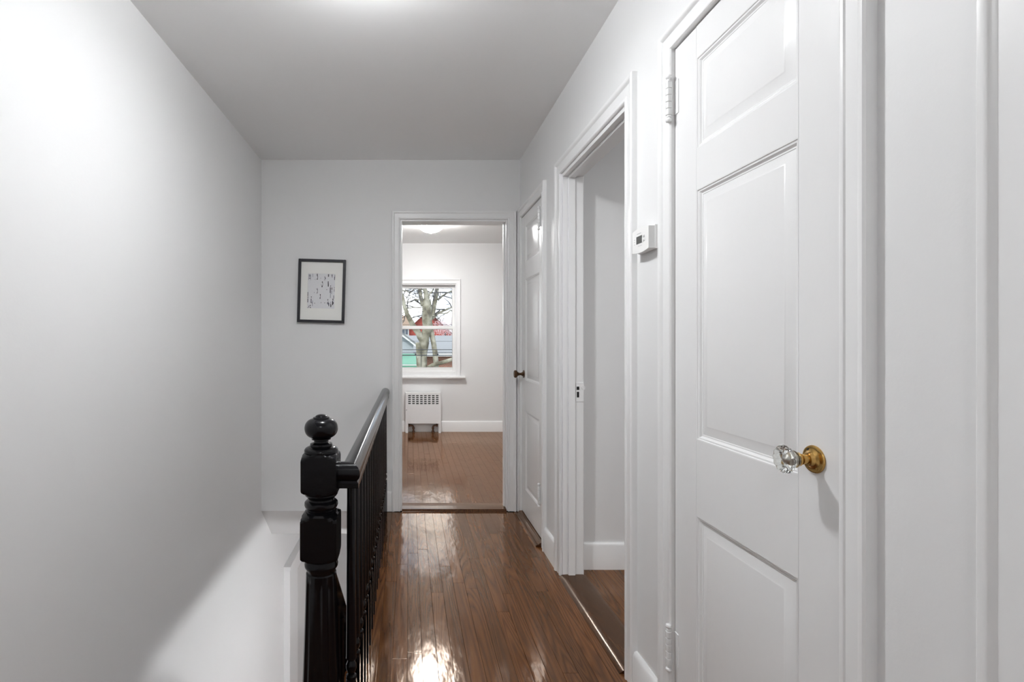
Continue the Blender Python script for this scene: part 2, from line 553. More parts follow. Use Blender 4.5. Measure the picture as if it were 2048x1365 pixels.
# ------------------------------------------------------------------ strip floors
def plank_mesh(w):
    mb = MB()
    h = w / 2 - 0.0003
    c = 0.0007
    vs = [(-h, 0, -BT), (h, 0, -BT), (h, 1, -BT), (-h, 1, -BT),
          (-h, 0, -c), (h, 0, -c), (h, 1, -c), (-h, 1, -c),
          (-h + c, 0.0012, 0), (h - c, 0.0012, 0), (h - c, 0.9988, 0), (-h + c, 0.9988, 0)]
    fs = [(0, 3, 2, 1), (0, 1, 5, 4), (1, 2, 6, 5), (2, 3, 7, 6), (3, 0, 4, 7),
          (4, 5, 9, 8), (5, 6, 10, 9), (6, 7, 11, 10), (7, 4, 8, 11), (8, 9, 10, 11)]
    mb.add(vs, fs)
    me = mb.mesh('plank', 10)
    me.materials.append(M_FLOOR)
    return me


PW = 0.0585
PM = plank_mesh(PW)


def lay(parent, x0, x1, y0f, y1f, lo, hi, seed):
    r = random.Random(seed)
    n = max(1, round((x1 - x0) / PW))
    w = (x1 - x0) / n
    for i in range(n):
        xc = x0 + (i + 0.5) * w
        a, b = y0f(xc), y1f(xc)
        y = a - r.uniform(0, lo * 0.9)
        first = True
        while y < b - 0.001:
            L = r.uniform(lo, hi)
            s = max(y, a); e = min(y + L, b)
            if b - e < 0.12: e = b
            if e - s > 0.02:
                o = link('plank', PM, parent, loc=(xc, s, r.uniform(-0.0003, 0.0003)))
                o.scale = (w / PW, e - s - 0.0008, 1)
            y = e if e >= b else y + L


lay(hall_floor, XE, XR, lambda x: YB, lambda x: YF - 0.03, 0.55, 1.5, 11)
lay(hall_floor, XL, XE, lambda x: YB, lambda x: YS - 0.03, 0.9, 1.7, 12)
lay(bed_floor, XL, XO, lambda x: YF2 + 0.02, lambda x: YW, 0.8, 1.7, 13)
lay(side_floor, XR2 + 0.02, XO, lambda x: 0.2, lambda x: 2.73, 0.9, 1.7, 14)
# nosing at the stairwell edge
mb = MB()
mb.box(XE - 0.022, XE + 0.0, YS - 0.03, YF, -0.028, 0.0005, 0.006)
structure('trim_3', mb, M_SADDLE, 'dark oak nosing along the stairwell edge under the balusters')
mb = MB()
mb.box(XL, XE, YS - 0.03, YS + 0.025, -0.028, 0.0005, 0.006)
structure('trim_4', mb, M_SADDLE, 'dark oak nosing at the top of the stairs')

# ------------------------------------------------------------------ casings, jambs, baseboards
CW = 0.066
CPROF = [(0, 0), (0, .010), (.003, .014), (.008, .0155), (.012, .0145), (.014, .0115), (.044, .0135),
         (.047, .0165), (.050, .0205), (.054, .0225), (.061, .0225), (.065, .019), (.066, .014), (.066, 0)]


def face_x(Xw):
    return lambda a, z, v: (Xw - v, a, z)


def face_y(Yw):
    return lambda a, z, v: (a, Yw - v, z)


def casing(parent, fn, a0, a1, ztop, z0=0.0, w=CW, mat=M_TRIM, z0b=None):
    k = w / CW
    P = [(u * k, v) for u, v in CPROF]
    n = len(P)
    for side in (-1, 1):
        m = MB()
        if side < 0:
            vs = [fn(a0 - u, z0, v) for u, v in P] + [fn(a0 - u, ztop + u, v) for u, v in P]
        else:
            vs = [fn(a1 + u, z0, v) for u, v in P] + [fn(a1 + u, ztop + u, v) for u, v in P]
        fs = [(i, i + 1, n + i + 1, n + i) for i in range(n - 1)] + [tuple(range(n)), tuple(range(n, 2 * n))]
        fs.append((0, n, 2 * n - 1, n - 1))
        m.add(vs, fs)
        m.build('side_casing', mat, parent)
    m = MB()
    vs = [fn(a0 - u, ztop + u, v) for u, v in P] + [fn(a1 + u, ztop + u, v) for u, v in P]
    fs = [(i, i + 1, n + i + 1, n + i) for i in range(n - 1)] + [tuple(range(n)), tuple(range(n, 2 * n))]
    fs.append((0, n, 2 * n - 1, n - 1))
    m.add(vs, fs)
    m.build('head_casing', mat, parent)


# closet casing (its far side dies into the corner)
t = thing('trim_5', (XR, CL[0], 0), 'white moulded casing around the narrow closet door at the hall end', kind='structure')
casing(t, face_x(XR), CL[0], CL[1] - 0.004, CASZ, w=0.064)
t = thing('trim_6', (XR, D2[0], 0), 'white casing and jamb around the open doorway in the right wall', kind='structure')
casing(t, face_x(XR), D2[0], D2[1], CASZ, w=0.076)
JT = 0.018
for a, b in ((D2[0], D2[0] + JT), (D2[1] - JT, D2[1])):
    m = MB(); m.box(XR - 0.002, XR2 + 0.004, a, b, 0.0, DOORZ, 0.001); m.build('side_jamb', M_TRIM, t)
m = MB(); m.box(XR - 0.002, XR2 + 0.004, D2[0] + JT, D2[1] - JT, DOORZ - JT, DOORZ, 0.001); m.build('head_jamb', M_TRIM, t)
for a, b in ((D2[0] + JT, D2[0] + JT + 0.012), (D2[1] - JT - 0.012, D2[1] - JT)):
    m = MB(); m.box(0.818, 0.854, a, b, 0.0, DOORZ - JT, 0.002); m.build('door_stop', M_TRIM, t)
m = MB(); m.box(0.818, 0.854, D2[0] + JT + .012, D2[1] - JT - .012, DOORZ - JT - 0.012, DOORZ - JT, 0.002); m.build('door_stop', M_TRIM, t)
# strike plate with its two black holes on the far jamb
ya = D2[1] - JT
m = MB(); m.box(0.859, 0.899, ya - 0.0022, ya, 0.905, 1.005, 0.0008)
m.lathe([(0.010, 0), (0.010, 0.004)], 16, Matrix.Translation((0.899, ya, 0.978)) @ Matrix.Rotation(R(90), 4, 'X'))
sp = m.build('strike_plate', M_TRIM, t)
m = MB(); m.box(0.863, 0.876, ya - 0.003, ya - 0.0015, 0.967, 0.984); m.build('latch_hole', M_DARKHOLE, sp)
m = MB(); m.box(0.864, 0.875, ya - 0.003, ya - 0.0015, 0.928, 0.957); m.build('bolt_hole', M_DARKHOLE, sp)
casing(t, lambda a, z, v: (XR2 + v, a, z), D2[0], D2[1], CASZ, w=0.076)

t = thing('trim_7', (XR, BD[0], 0), 'white moulded casing around the large near door with the glass knob', kind='structure')
casing(t, face_x(XR), BD[0], BD[1], CASZ + 0.01, w=0.064)
t = thing('trim_8', (XR, ND[0], 0), 'white door casing at the right edge of the picture', kind='structure')
casing(t, face_x(XR), ND[0], ND[1], CASZ, w=0.066)
t = thing('trim_9', (FO[0], YF, 0), 'white casing and jamb of the doorway into the back bedroom', kind='structure')
casing(t, face_y(YF), FO[0], FO[1], CASZ, w=0.060)
for a, b in ((FO[0], FO[0] + 0.012), (FO[1] - 0.012, FO[1])):
    m = MB(); m.box(a, b, YF - 0.002, YF2 + 0.004, 0.0, DOORZ, 0.001); m.build('side_jamb', M_TRIM, t)
m = MB(); m.box(FO[0] + .012, FO[1] - .012, YF - 0.002, YF2 + 0.004, DOORZ - 0.012, DOORZ, 0.001); m.build('head_jamb', M_TRIM, t)
m = MB(); m.box(FO[1] - 0.022, FO[1] - 0.012, YF + 0.045, YF + 0.075, 0.0, DOORZ - 0.012, 0.001); m.build('door_stop', M_TRIM, t)
for zc in (1.92, 0.31):
    m = MB()
    m.box(FO[1] - 0.014, FO[1] - 0.0118, YF + 0.085, YF2 + 0.004, zc - 0.044, zc + 0.044)
    m.build('hinge', M_TRIM, t)
casing(t, lambda a, z, v: (a, YF2 + v, z), FO[0], FO[1], CASZ, w=0.060)

BH, BTH = 0.142, 0.017
BPROF = [(0, 0), (BTH, 0), (BTH, BH - 0.016), (BTH - 0.006, BH - 0.004), (0.006, BH), (0, BH)]


def baseboard(name, label, fn, a0, a1):
    m = MB(); m.prism(BPROF, lambda u, v, t: fn(t, v, u), a0, a1)
    return structure(name, m, M_TRIM, label)


baseboard('baseboard_right', 'short white baseboard between closet casing and open doorway', face_x(XR), D2[1] + .077, CL[0] - .065)
baseboard('baseboard_right', 'white baseboard between open doorway and the near door', face_x(XR), BD[1] + .065, D2[0] - .077)
baseboard('baseboard_right', 'white baseboard between the near door and the picture edge', face_x(XR), ND[1] + .067, BD[0] - .065)
baseboard('baseboard_right', 'white baseboard behind the camera on the right wall', face_x(XR), YB, ND[0] - .067)
baseboard('baseboard_far', 'small piece of white baseboard between railing and bedroom doorway', face_y(YF), XE - 0.02, FO[0] - .061)
baseboard('baseboard_window', 'long white baseboard below the bedroom window', face_y(YW), XL, XO)
baseboard('baseboard_side_room', 'white baseboard inside the open doorway', face_y(2.73), XR2, XO)
baseboard('baseboard_left', 'white baseboard on the left wall before the stairs', lambda a, z, v: (XL + v, a, z), YB, YS - 0.03)

# saddles
m = MB()
m.prism([(YF - 0.030, 0.0), (YF - 0.028, 0.004), (YF - 0.012, 0.016), (YF + 0.02, 0.018), (YF2, 0.018), (YF2 + 0.018, 0.012), (YF2 + 0.02, 0.0),
         (YF2 + 0.02, -BT), (YF - 0.030, -BT)],
        lambda u, v, t: (t, u, v), FO[0] + 0.012, FO[1] - 0.012)
structure('trim_10', m, M_SADDLE, 'dark oak saddle across the bedroom doorway')
m = MB()
m.prism([(XR - 0.024, 0.0), (XR - 0.022, 0.003), (XR - 0.006, 0.014), (XR + 0.02, 0.016), (XR2, 0.016), (XR2 + 0.018, 0.010), (XR2 + 0.02, 0.0),
         (XR2 + 0.02, -BT + .001), (XR - 0.024, -BT + .001)],
        lambda u, v, t: (u, t, v), D2[0] + JT, D2[1] - JT)
structure('trim_11', m, M_SADDLE, 'dark worn oak saddle across the open doorway on the right')
m = MB()
m.prism([(XR - 0.046, 0.0), (XR - 0.046, 0.006), (XR - 0.040, 0.012), (XR - 0.030, 0.013), (XR - 0.027, 0.017), (XR - 0.018, 0.024),
         (XR - 0.008, 0.025), (XR + 0.004, 0.025), (XR + 0.004, 0.0)],
        lambda u, v, t: (u, t, v), CL[0] + 0.004, CL[1] - 0.004)
structure('trim_12', m, M_SADDLE, 'dark shiny moulded strip at the foot of the closet door')


# ------------------------------------------------------------------ doors
PANELS = ((1.752, 2.004), (0.948, 1.640), (0.200, 0.738))


def door(name, label, y0, y1, xf, ztop, z0, st, knob, hinge_y, pane_shift=0.0):
    """closed three-panel door in the right wall; hinges at the far (hinge_y) edge"""
    d = thing(name, (xf + 0.02, y0, 0), label, kind='structure')
    xb = xf + 0.038
    p0, p1 = y0 + st, y1 - st
    for a, b in ((y0, p0), (p1, y1)):
        m = MB(); m.box(xf, xb, a, b, z0, ztop, 0.0012); m.build('stile', M_DOOR, d)
    edges = [z0] + [z for p in PANELS[::-1] for z in p] + [ztop]
    for i in range(0, len(edges), 2):
        m = MB(); m.box(xf + 0.0001, xb, p0, p1, edges[i], edges[i + 1]); m.build('rail', M_DOOR, d)
    prof = [(0, 0), (.003, .0008), (.0045, .003), (.0085, .0036), (.012, .0075), (.0135, .0085), (.017, .0085), (.018, .0095),
            (.040, .0050), (.0425, .0034), (.045, .003)]
    for (za, zb) in PANELS:
        m = MB()
        vs = []; fs = []
        for (i, dd) in prof:
            vs += [(xf + dd, p0 + i, za + i), (xf + dd, p1 - i, za + i), (xf + dd, p1 - i, zb - i), (xf + dd, p0 + i, zb - i)]
        for r_ in range(len(prof) - 1):
            for k in range(4):
                a = r_ * 4 + k; b = r_ * 4 + (k + 1) % 4
                fs.append((a, b, b + 4, a + 4))
        q = (len(prof) - 1) * 4
        fs.append((q, q + 1, q + 2, q + 3))
        # back
        bq = len(vs)
        vs += [(xb, p0, za), (xb, p1, za), (xb, p1, zb), (xb, p0, zb)]
        fs += [(bq + 3, bq + 2, bq + 1, bq)] + [(k, bq + k, bq + (k + 1) % 4, (k + 1) % 4) for k in range(4)]
        m.add(vs, fs)
        m.build('panel', M_DOOR, d)
    if hinge_y is not None:
        for zc in (1.945, 0.305):
            hx = xf - (0.019 if knob[2] == 'glass' else 0.026)
            T = Matrix.Translation((hx, hinge_y, zc))
            m = MB(); m.box(xf - 0.0025, xf + 0.001, hinge_y - 0.022, hinge_y, zc - 0.05, zc + 0.05, 0.0008)
            m.box(hx, xf, hinge_y - 0.0014, hinge_y + 0.0014, zc - 0.049, zc + 0.049)
            h = m.build('hinge', M_DOOR, d)
            for k in range(5):
                a = -0.05 + k * 0.02
                m = MB(); m.lathe([(0.0068, a + 0.0004), (0.0083, a + 0.0014), (0.0083, a + 0.0186), (0.0068, a + 0.0196)], 16, T)
                m.build('knuckle', M_DOOR, h)
            for s in (-1, 1):
                m = MB()
                pr = [(0.0062, 0.0), (0.0066, 0.004), (0.0042, 0.006), (0.0040, 0.007), (0.0080, 0.010), (0.0092, 0.014), (0.0078, 0.0185), (0.0035, 0.0208), (0.0005, 0.021)]
                m.lathe([(r_, s * (0.0505 + z)) for r_, z in pr], 16, T)
                m.build('finial', M_DOOR, h)
    ky, kz, kind = knob
    T = Matrix.Translation((xf, ky, kz)) @ Matrix.Rotation(R(-90), 4, 'Y')     # local z -> -x
    met = M_BRASS if kind == 'glass' else M_BRONZE
    m = MB()
    m.lathe([(0.0265, 0.0), (0.0272, 0.0022), (0.0262, 0.0042), (0.0235, 0.0052), (0.0215, 0.0048), (0.018, 0.0058), (0.0135, 0.0085),
             (0.0125, 0.0115), (0.0118, 0.015), (0.0120, 0.0165), (0.0105, 0.017)], 40, T)
    rose = m.build('rose', met, d)
    if kind == 'glass':
        for s in (-1, 1):
            m = MB()
            m.lathe([(0.0031, 0.0), (0.0031, 0.0006), (0.0012, 0.0011)], 12,
                    Matrix.Translation((xf - 0.0048, ky + s * 0.0105, kz + s * 0.0165)) @ Matrix.Rotation(R(-90), 4, 'Y'))
            m.build('screw', M_DARKHOLE if s > 0 else M_BRASS, rose)
        m = MB()
        m.lathe([(0.0092, 0.0155), (0.0092, 0.024), (0.0105, 0.0245), (0.0105, 0.027), (0.0095, 0.0275), (0.0125, 0.031), (0.0138, 0.033), (0.0138, 0.036),
                 (0.0105, 0.0375)], 32, T)
        m.build('knob_shank', M_BRASS, d)
        # twelve-sided fluted crystal knob
        def rf(r_, z, th):
            if 0.049 < z < 0.068 and r_ > 0.02:
                k = abs(math.cos(6 * th))
                return r_ * (0.945 + 0.075 * k)
            if r_ > 0.02:
                return r_ * (0.985 + 0.02 * abs(math.cos(6 * th)))
            return r_
        m = MB()
        m.lathe([(0.0100, 0.0370), (0.0150, 0.0375), (0.0170, 0.0410), (0.0165, 0.0450), (0.0178, 0.0480), (0.0235, 0.0530), (0.0268, 0.0570), (0.0275, 0.0610),
                 (0.0255, 0.0640), (0.0215, 0.0655), (0.0120, 0.0672), (0.0050, 0.0660), (0.0012, 0.0650)], 72, T, rf)
        me = m.mesh('glass_knob', 12)
        me.materials.append(M_GLASS)
        link('glass_knob', me, d, label='clear fluted crystal door knob')
        m = MB()   # the silvered core seen inside old crystal knobs
        m.lathe([(0.0085, 0.0385), (0.0095, 0.0480), (0.0035, 0.0525), (0.0008, 0.0530)], 8, T)
        m.build('knob_core', M_NICKEL, d)
    else:
        m = MB()
        m.lathe([(0.0092, 0.0155), (0.0085, 0.026), (0.0095, 0.036), (0.0120, 0.0375), (0.0130, 0.041), (0.0180, 0.046), (0.0250, 0.052), (0.0270, 0.058),
                 (0.0262, 0.064), (0.0215, 0.0685), (0.012, 0.0705), (0.001, 0.071)], 24, T)
        m.build('knob', M_BRONZE, d)
    return d


bd = door('door_1', 'large white three-panel door with clear glass knob on brass rose, nearest on the right',
          BD[0] + 0.001, BD[1] - 0.002, XR + 0.0005, DOORZ + 0.006, 0.012, 0.112, (0.9985, 0.991, 'glass'), BD[1] - 0.001)
m = MB(); m.box(XR - 0.001, XR + 0.003, BD[0] + 0.0015, BD[0] + 0.008, 0.955, 0.985, 0.0005); m.build('latch', M_DOOR, bd)
door('door_2', 'narrow white closet door with dark bronze knob beside the bedroom doorway',
     CL[0] + 0.003, CL[1] - 0.003, XR + 0.0005, DOORZ - 0.004, 0.03, 0.100, (3.525, 0.988, 'bronze'), CL[0] + 0.008)
nd = thing('door_3', (XR + 0.02, ND[0], 0), 'white door edge beyond the casing at the right picture border', kind='structure')
m = MB(); m.box(XR + 0.006, XR + 0.044, ND[0] + 0.003, ND[1] - 0.003, 0.012, DOORZ - 0.004, 0.0015); m.build('slab', M_DOOR, nd)
for za, zb in PANELS:
    m = MB(); m.box(XR + 0.002, XR + 0.007, ND[0] + 0.12, ND[1] - 0.12, za, zb, 0.002); m.build('panel', M_DOOR, nd)

# ------------------------------------------------------------------ window of the back bedroom
w = thing('window_1', (0.15, YW, WZ0), 'white double-hung window in the back bedroom with the tree outside', kind='structure')
GX0, GX1 = -0.275, 0.583
z_bot, z_mid0, z_mid1, z_top = 0.852, 1.368, 1.410, 1.918
fn = face_y(YW)
# interior casing, mitred, and stool
P = [(u * 1.0, v) for u, v in CPROF]
k_in0, k_in1, ztopc = WX0 + 0.006, WX1 - 0.002, 1.972
casing(w, face_y(YW), k_in0 - 0.0, k_in1 - 0.006, ztopc, z0=0.742, w=0.062)
m = MB(); m.box(WX0 - 0.10, WX1 + 0.115, YW - 0.060, YW + 0.05, 0.712, 0.742, 0.006); m.build('stool', M_TRIM, w)
m = MB(); m.box(WX0 - 0.05, WX1 + 0.055, YW - 0.016, YW, 0.690, 0.712, 0.003); m.build('apron', M_TRIM, w)
# frame liner
for a, b in ((WX0, WX0 + 0.012), (WX1 - 0.012, WX1)):
    m = MB(); m.box(a, b, YW - 0.002, YW + 0.15, WZ0, WZ1); m.build('side_liner', M_TRIM, w)
m = MB(); m.box(WX0 + .012, WX1 - .012, YW - 0.002, YW + 0.15, WZ1 - 0.014, WZ1); m.build('head_liner', M_TRIM, w)
m = MB(); m.box(WX0 + .012, WX1 - .012, YW - 0.002, YW + 0.15, WZ0, WZ0 + 0.022); m.build('sill', M_TRIM, w)
SX0, SX1 = WX0 + 0.0125, WX1 - 0.0125
for nm, za, zb, ga, gb, yy in (('lower_sash', WZ0 + 0.022, z_mid1, z_bot, z_mid0, YW + 0.035), ('upper_sash', z_mid0, WZ1 - 0.0145, z_mid1, z_top, YW + 0.075)):
    m = MB()
    m.box(SX0, GX0, yy, yy + 0.034, za, zb, 0.002)
    m.box(GX1, SX1, yy, yy + 0.034, za, zb, 0.002)
    m.box(GX0, GX1, yy, yy + 0.034, za, ga, 0.002)
    m.box(GX0, GX1, yy, yy + 0.034, gb, zb, 0.002)
    s = m.build(nm, M_PLASTIC, w)
    m = MB(); m.box(GX0 - 0.004, GX1 + 0.004, yy + 0.015, yy + 0.019, ga - 0.004, gb + 0.004); m.build('pane', M_PANE, s)
    # thin dark gasket around the glass
    m = MB()
    for (a, b, c, d_) in ((GX0, GX1, ga, ga + 0.004), (GX0, GX1, gb - 0.004, gb), (GX0, GX0 + 0.004, ga, gb), (GX1 - 0.004, GX1, ga, gb)):
        m.box(a, b, yy + 0.006, yy + 0.014, c, d_)
    m.build('gasket', M_GREYPLASTIC, s)

# ------------------------------------------------------------------ ceiling lamps


def dome_lamp(name, label, x, y, zc, watts, r=0.15, depth=0.105, drop=0.0, size=0.2, glass=None):
    t = thing(name, (x, y, zc), label, 'ceiling light')
    T = Matrix.Translation((x, y, zc - drop))
    m = MB(); m.lathe([(r * 0.93, 0.0), (r * 1.03, -0.004), (r * 1.05, -0.012), (r * 0.99, -0.020), (r * 0.94, -0.024)], 48, T)
    m.build('rim', M_NICKEL, t)
    if drop > 0.01:
        m = MB(); m.lathe([(0.012, 0.0), (0.012, drop)], 16, T); m.lathe([(0.06, drop - 0.02), (0.06, drop)], 24, T)
        m.build('stem', M_NICKEL, t)
    pr = []
    for k in range(15):
        a = math.pi / 2 * k / 14
        pr.append((max(0.001, r * 0.95 * math.cos(a)), -0.022 - (depth - 0.022) * math.sin(a)))
    m = MB(); m.lathe(pr, 48, T, caps=False)
    m.build('glass_dome', glass or M_FILLDOME, t)
    m = MB(); m.lathe([(0.010, -depth + 0.001), (0.011, -depth - 0.004), (0.006, -depth - 0.008), (0.007, -depth - 0.012), (0.004, -depth - 0.018), (0.0008, -depth - 0.020)], 20, T)
    m.build('finial', M_NICKEL, t)
    ld = bpy.data.lights.new('lamp_light', 'AREA')
    ld.shape = 'DISK'; ld.size = size; ld.energy = watts; ld.color = (0.965, 0.985, 1.0)
    lo = link('lamp_light', ld, t, loc=(x, y, zc - drop - depth - 0.024))
    return t


dome_lamp('ceiling_light', 'lit round glass dome light on the bedroom ceiling', 0.240, 5.55, ZC, BED_LAMP_W, r=0.152, depth=0.122, glass=M_BEDDOME)
gl = thing('ceiling_light', (-0.14, 1.57, ZC), 'opal glass globe light on a short stem under the hall ceiling, out of frame', 'ceiling light')
TG = Matrix.Translation((-0.14, 1.57, 0))
m = MB(); m.lathe([(0.062, ZC), (0.063, ZC - 0.006), (0.050, ZC - 0.012), (0.045, ZC - 0.016), (0.042, ZC - 0.026)], 32, TG); m.build('stem', M_NICKEL, gl)
m = MB(); m.lathe([(max(0.001, 0.070 * math.cos(a)), 2.434 + 0.068 * math.sin(a)) for a in [-math.pi / 2 + (math.pi / 2 + 1.05) * k / 20 for k in range(21)]], 40, TG); m.build('globe', M_GLOBE, gl)
ld = bpy.data.lights.new('lamp_light', 'AREA')
ld.shape = 'DISK'; ld.size = 0.12; ld.energy = HALL_DOWN_W; ld.color = (0.965, 0.985, 1.0)
link('lamp_light', ld, gl, loc=(-0.14, 1.57, 2.358))
dome_lamp('ceiling_light', 'added fill light in a round glass dome on the hall ceiling behind the camera', -0.10, -0.75, ZC, REAR_FILL_W, r=0.16, depth=0.10, size=0.30)  # unseen lamp added to fill the hall from behind
dome_lamp('ceiling_light', 'added fill light in a round glass dome inside the side room, hidden from view', 2.0, 1.2, ZC, SIDE_FILL_W, r=0.15, depth=0.10, size=0.28)  # unseen lamp added to lift the side room wall
pl = thing('pendant_light', (0.95, 3.0, ZS - 0.03), 'opal globe pendant light in the storey below the hall', 'pendant light')
TP = Matrix.Translation((0.95, 3.0, 0))
m = MB(); m.lathe([(0.05, ZS - 0.0305), (0.05, ZS - 0.045), (0.008, ZS - 0.05), (0.006, -0.40), (0.03, -0.405), (0.032, -0.42)], 24, TP); m.build('stem', M_NICKEL, pl)
m = MB(); m.lathe([(max(0.001, 0.155 * math.cos(a)), -0.515 + 0.11 * math.sin(a)) for a in [-math.pi / 2 + (math.pi / 2 + 1.2) * k / 20 for k in range(21)]], 32, TP); m.build('globe', M_LOWGLOBE, pl)

# ------------------------------------------------------------------ framed picture
pc = px(644, 583, YF)
pw, ph = 0.336, 0.452
pic = thing('picture_frame', (pc.x, YF, pc.z), 'small black frame with cream mat and abstract ink marks on the end wall', 'picture')
ROT = Matrix.Translation((pc.x, YF - 0.004, pc.z)) @ Matrix.Rotation(R(1.55), 4, 'Y')


def pbox(m, u0, u1, v0, v1, d0, d1, c=0.0):
    n0 = len(m.v)
    m.box(u0, u1, -d1, -d0, v0, v1, c)
    for i in range(n0, len(m.v)):
        m.v[i] = tuple(ROT @ Vector(m.v[i]))


fw, fd = 0.0195, 0.024
for nm, u0, u1, v0, v1 in (('frame_bar', -pw / 2, -pw / 2 + fw, -ph / 2, ph / 2), ('frame_bar', pw / 2 - fw, pw / 2, -ph / 2, ph / 2),
                           ('frame_bar', -pw / 2 + fw, pw / 2 - fw, ph / 2 - fw, ph / 2), ('frame_bar', -pw / 2 + fw, pw / 2 - fw, -ph / 2, -ph / 2 + fw)):
    m = MB(); pbox(m, u0, u1, v0, v1, 0.0, fd, 0.0015); m.build(nm, M_FRAME, pic)
au0, au1, av0, av1 = -0.100, 0.094, -0.124, 0.124
m = MB()
for (u0, u1, v0, v1) in ((-pw / 2 + fw, au0, -ph / 2 + fw, ph / 2 - fw), (au1, pw / 2 - fw, -ph / 2 + fw, ph / 2 - fw),
                         (au0, au1, av1, ph / 2 - fw), (au0, au1, -ph / 2 + fw, av0)):
    pbox(m, u0, u1, v0, v1, 0.008, 0.0125)
m.build('mat_board', M_MAT, pic)
m = MB(); pbox(m, au0, au1, av0, av1, 0.006, 0.0092)
art = m.build('print', M_PAPER, pic)
strokes = [(385, 400, 490, 5, 1), (400, 402, 440, 16, 1), (415, 405, 492, 6, 1), (400, 455, 470, 26, 1), (450, 390, 440, 6, 1), (523, 388, 425, 12, 0), (530, 420, 482, 7, 0), (520, 470, 480, 14, 0),
           (648, 425, 450, 6, 0), (656, 445, 470, 10, 0), (648, 470, 492, 6, 0), (707, 390, 432, 13, 0), (765, 393, 425, 11, 0), (768, 420, 445, 6, 0), (812, 398, 440, 5, 0), (808, 430, 480, 9, 0),
           (608, 510, 530, 12, 0), (616, 525, 580, 4, 0), (606, 575, 602, 14, 0), (592, 555, 575, 5, 1), (705, 505, 545, 12, 0), (708, 540, 590, 14, 0), (527, 620, 650, 8, 0), (535, 640, 690, 5, 0), (528, 680, 712, 6, 0),
           (580, 715, 735, 12, 0), (582, 730, 770, 5, 0), (578, 765, 792, 11, 0), (746, 570, 590, 10, 0), (743, 600, 690, 12, 0), (748, 690, 772, 9, 1), (768, 602, 640, 10, 0), (765, 650, 705, 9, 1), (808, 595, 612, 6, 0), (808, 625, 670, 5, 0),
           (377, 686, 752, 8, 0), (378, 762, 778, 13, 0), (378, 790, 852, 9, 0), (435, 757, 772, 13, 0), (432, 790, 862, 10, 0), (456, 820, 910, 8, 1), (446, 850, 865, 12, 1), (707, 792, 815, 10, 0), (712, 830, 880, 16, 1), (724, 850, 905, 10, 0),
           (700, 845, 870, 8, 0), (755, 830, 870, 8, 1), (757, 870, 920, 12, 0), (770, 890, 905, 8, 1), (790, 782, 812, 12, 0), (786, 820, 885, 15, 0), (800, 730, 780, 7, 0), (798, 840, 865, 8, 0), (398, 905, 940, 7, 0), (422, 890, 912, 10, 0),
           (424, 925, 942, 12, 0), (375, 932, 942, 12, 0), (412, 905, 912, 14, 1), (580, 452, 462, 9, 1), (685, 632, 645, 8, 0), (482, 684, 696, 9, 1), (492, 855, 868, 8, 0), (597, 842, 860, 6, 0), (657, 845, 860, 7, 0), (490, 476, 484, 10, 1)]
for tone, mt, nm in ((0, M_INK, 'ink_marks'), (1, M_INK2, 'grey_ink_marks')):
    m = MB()
    for (x, y0, y1, wd, tn) in strokes:
        if tn != tone: continue
        u = au0 + (x - 372) / 446.0 * (au1 - au0); du = wd / 446.0 * (au1 - au0) / 2
        va = av1 - (y1 - 385) / 560.0 * (av1 - av0); vb = av1 - (y0 - 385) / 560.0 * (av1 - av0)
        pbox(m, max(u - du, au0 + .0005), min(u + du, au1 - .0005), va, vb, 0.0092, 0.0096)
    m.build(nm, mt, art, kind='stuff')

# ------------------------------------------------------------------ thermostat
ty0, ty1 = 1.626, 1.745
tz0, tz1 = 1.515, 1.594
th = thing('thermostat', (XR, (ty0 + ty1) / 2, tz0), 'small white wall thermostat with dark screen between doorway and near door', 'thermostat')
xf = XR - 0.030
m = MB(); m.box(XR - 0.011, XR, ty0 - 0.001, ty1 + 0.001, tz0 + 0.002, tz1 + 0.001, 0.002); m.build('back_plate', M_PLASTIC, th)
# front cover with the arched top and bottom
poly = []
for k in range(13):
    s = k / 12
    poly.append((ty0 + (ty1 - ty0) * s, tz1 - 0.004 + 0.006 * math.sin(math.pi * s)))
for k in range(13):
    s = 1 - k / 12
    poly.append((ty0 + (ty1 - ty0) * s, tz0 + 0.004 - 0.006 * math.sin(math.pi * s)))
m = MB(); m.prism(poly, lambda u, v, t: (t, u, v), xf, XR - 0.0115)
cov = m.build('cover', M_PLASTIC, th)
m = MB(); m.box(xf - 0.0006, xf + 0.001, 1.672, 1.713, 1.544, 1.569); m.build('screen', M_SCREEN, th)
m = MB(); m.box(xf - 0.0004, xf + 0.001, 1.669, 1.716, 1.541, 1.572); m.build('screen_bezel', M_PLASTIC, th)
for zz in (1.5635, 1.5505):
    m = MB(); m.box(xf - 0.002, xf, 1.653, 1.664, zz - 0.004, zz + 0.004, 0.001); bt = m.build('button', M_PLASTIC, th)
    m = MB(); m.box(xf - 0.0024, xf - 0.0019, 1.655, 1.659, zz - 0.002, zz + 0.002); m.build('arrow_mark', M_GREYPLASTIC, bt)
m = MB()
for zz in (1.562, 1.554, 1.546): m.box(xf - 0.0003, xf + 0.0005, 1.724, 1.731, zz - 0.0008, zz + 0.0008)
m.box(xf - 0.0003, xf + 0.0005, 1.679, 1.709, 1.5765, 1.5785)
m.box(xf - 0.0003, xf + 0.0005, 1.672, 1.700, 1.5355, 1.5365)
m.build('printed_marks', M_GREYPLASTIC, th, kind='stuff')

# ------------------------------------------------------------------ railing at the stairwell
NXC, NYC, NH = -0.252, 1.465, 0.0493
rail = thing('stair_railing', (NXC, NYC, 0), 'glossy black newel post, handrail and balusters beside the hall floor', 'railing')
TN = Matrix.Translation((NXC, NYC, 0))


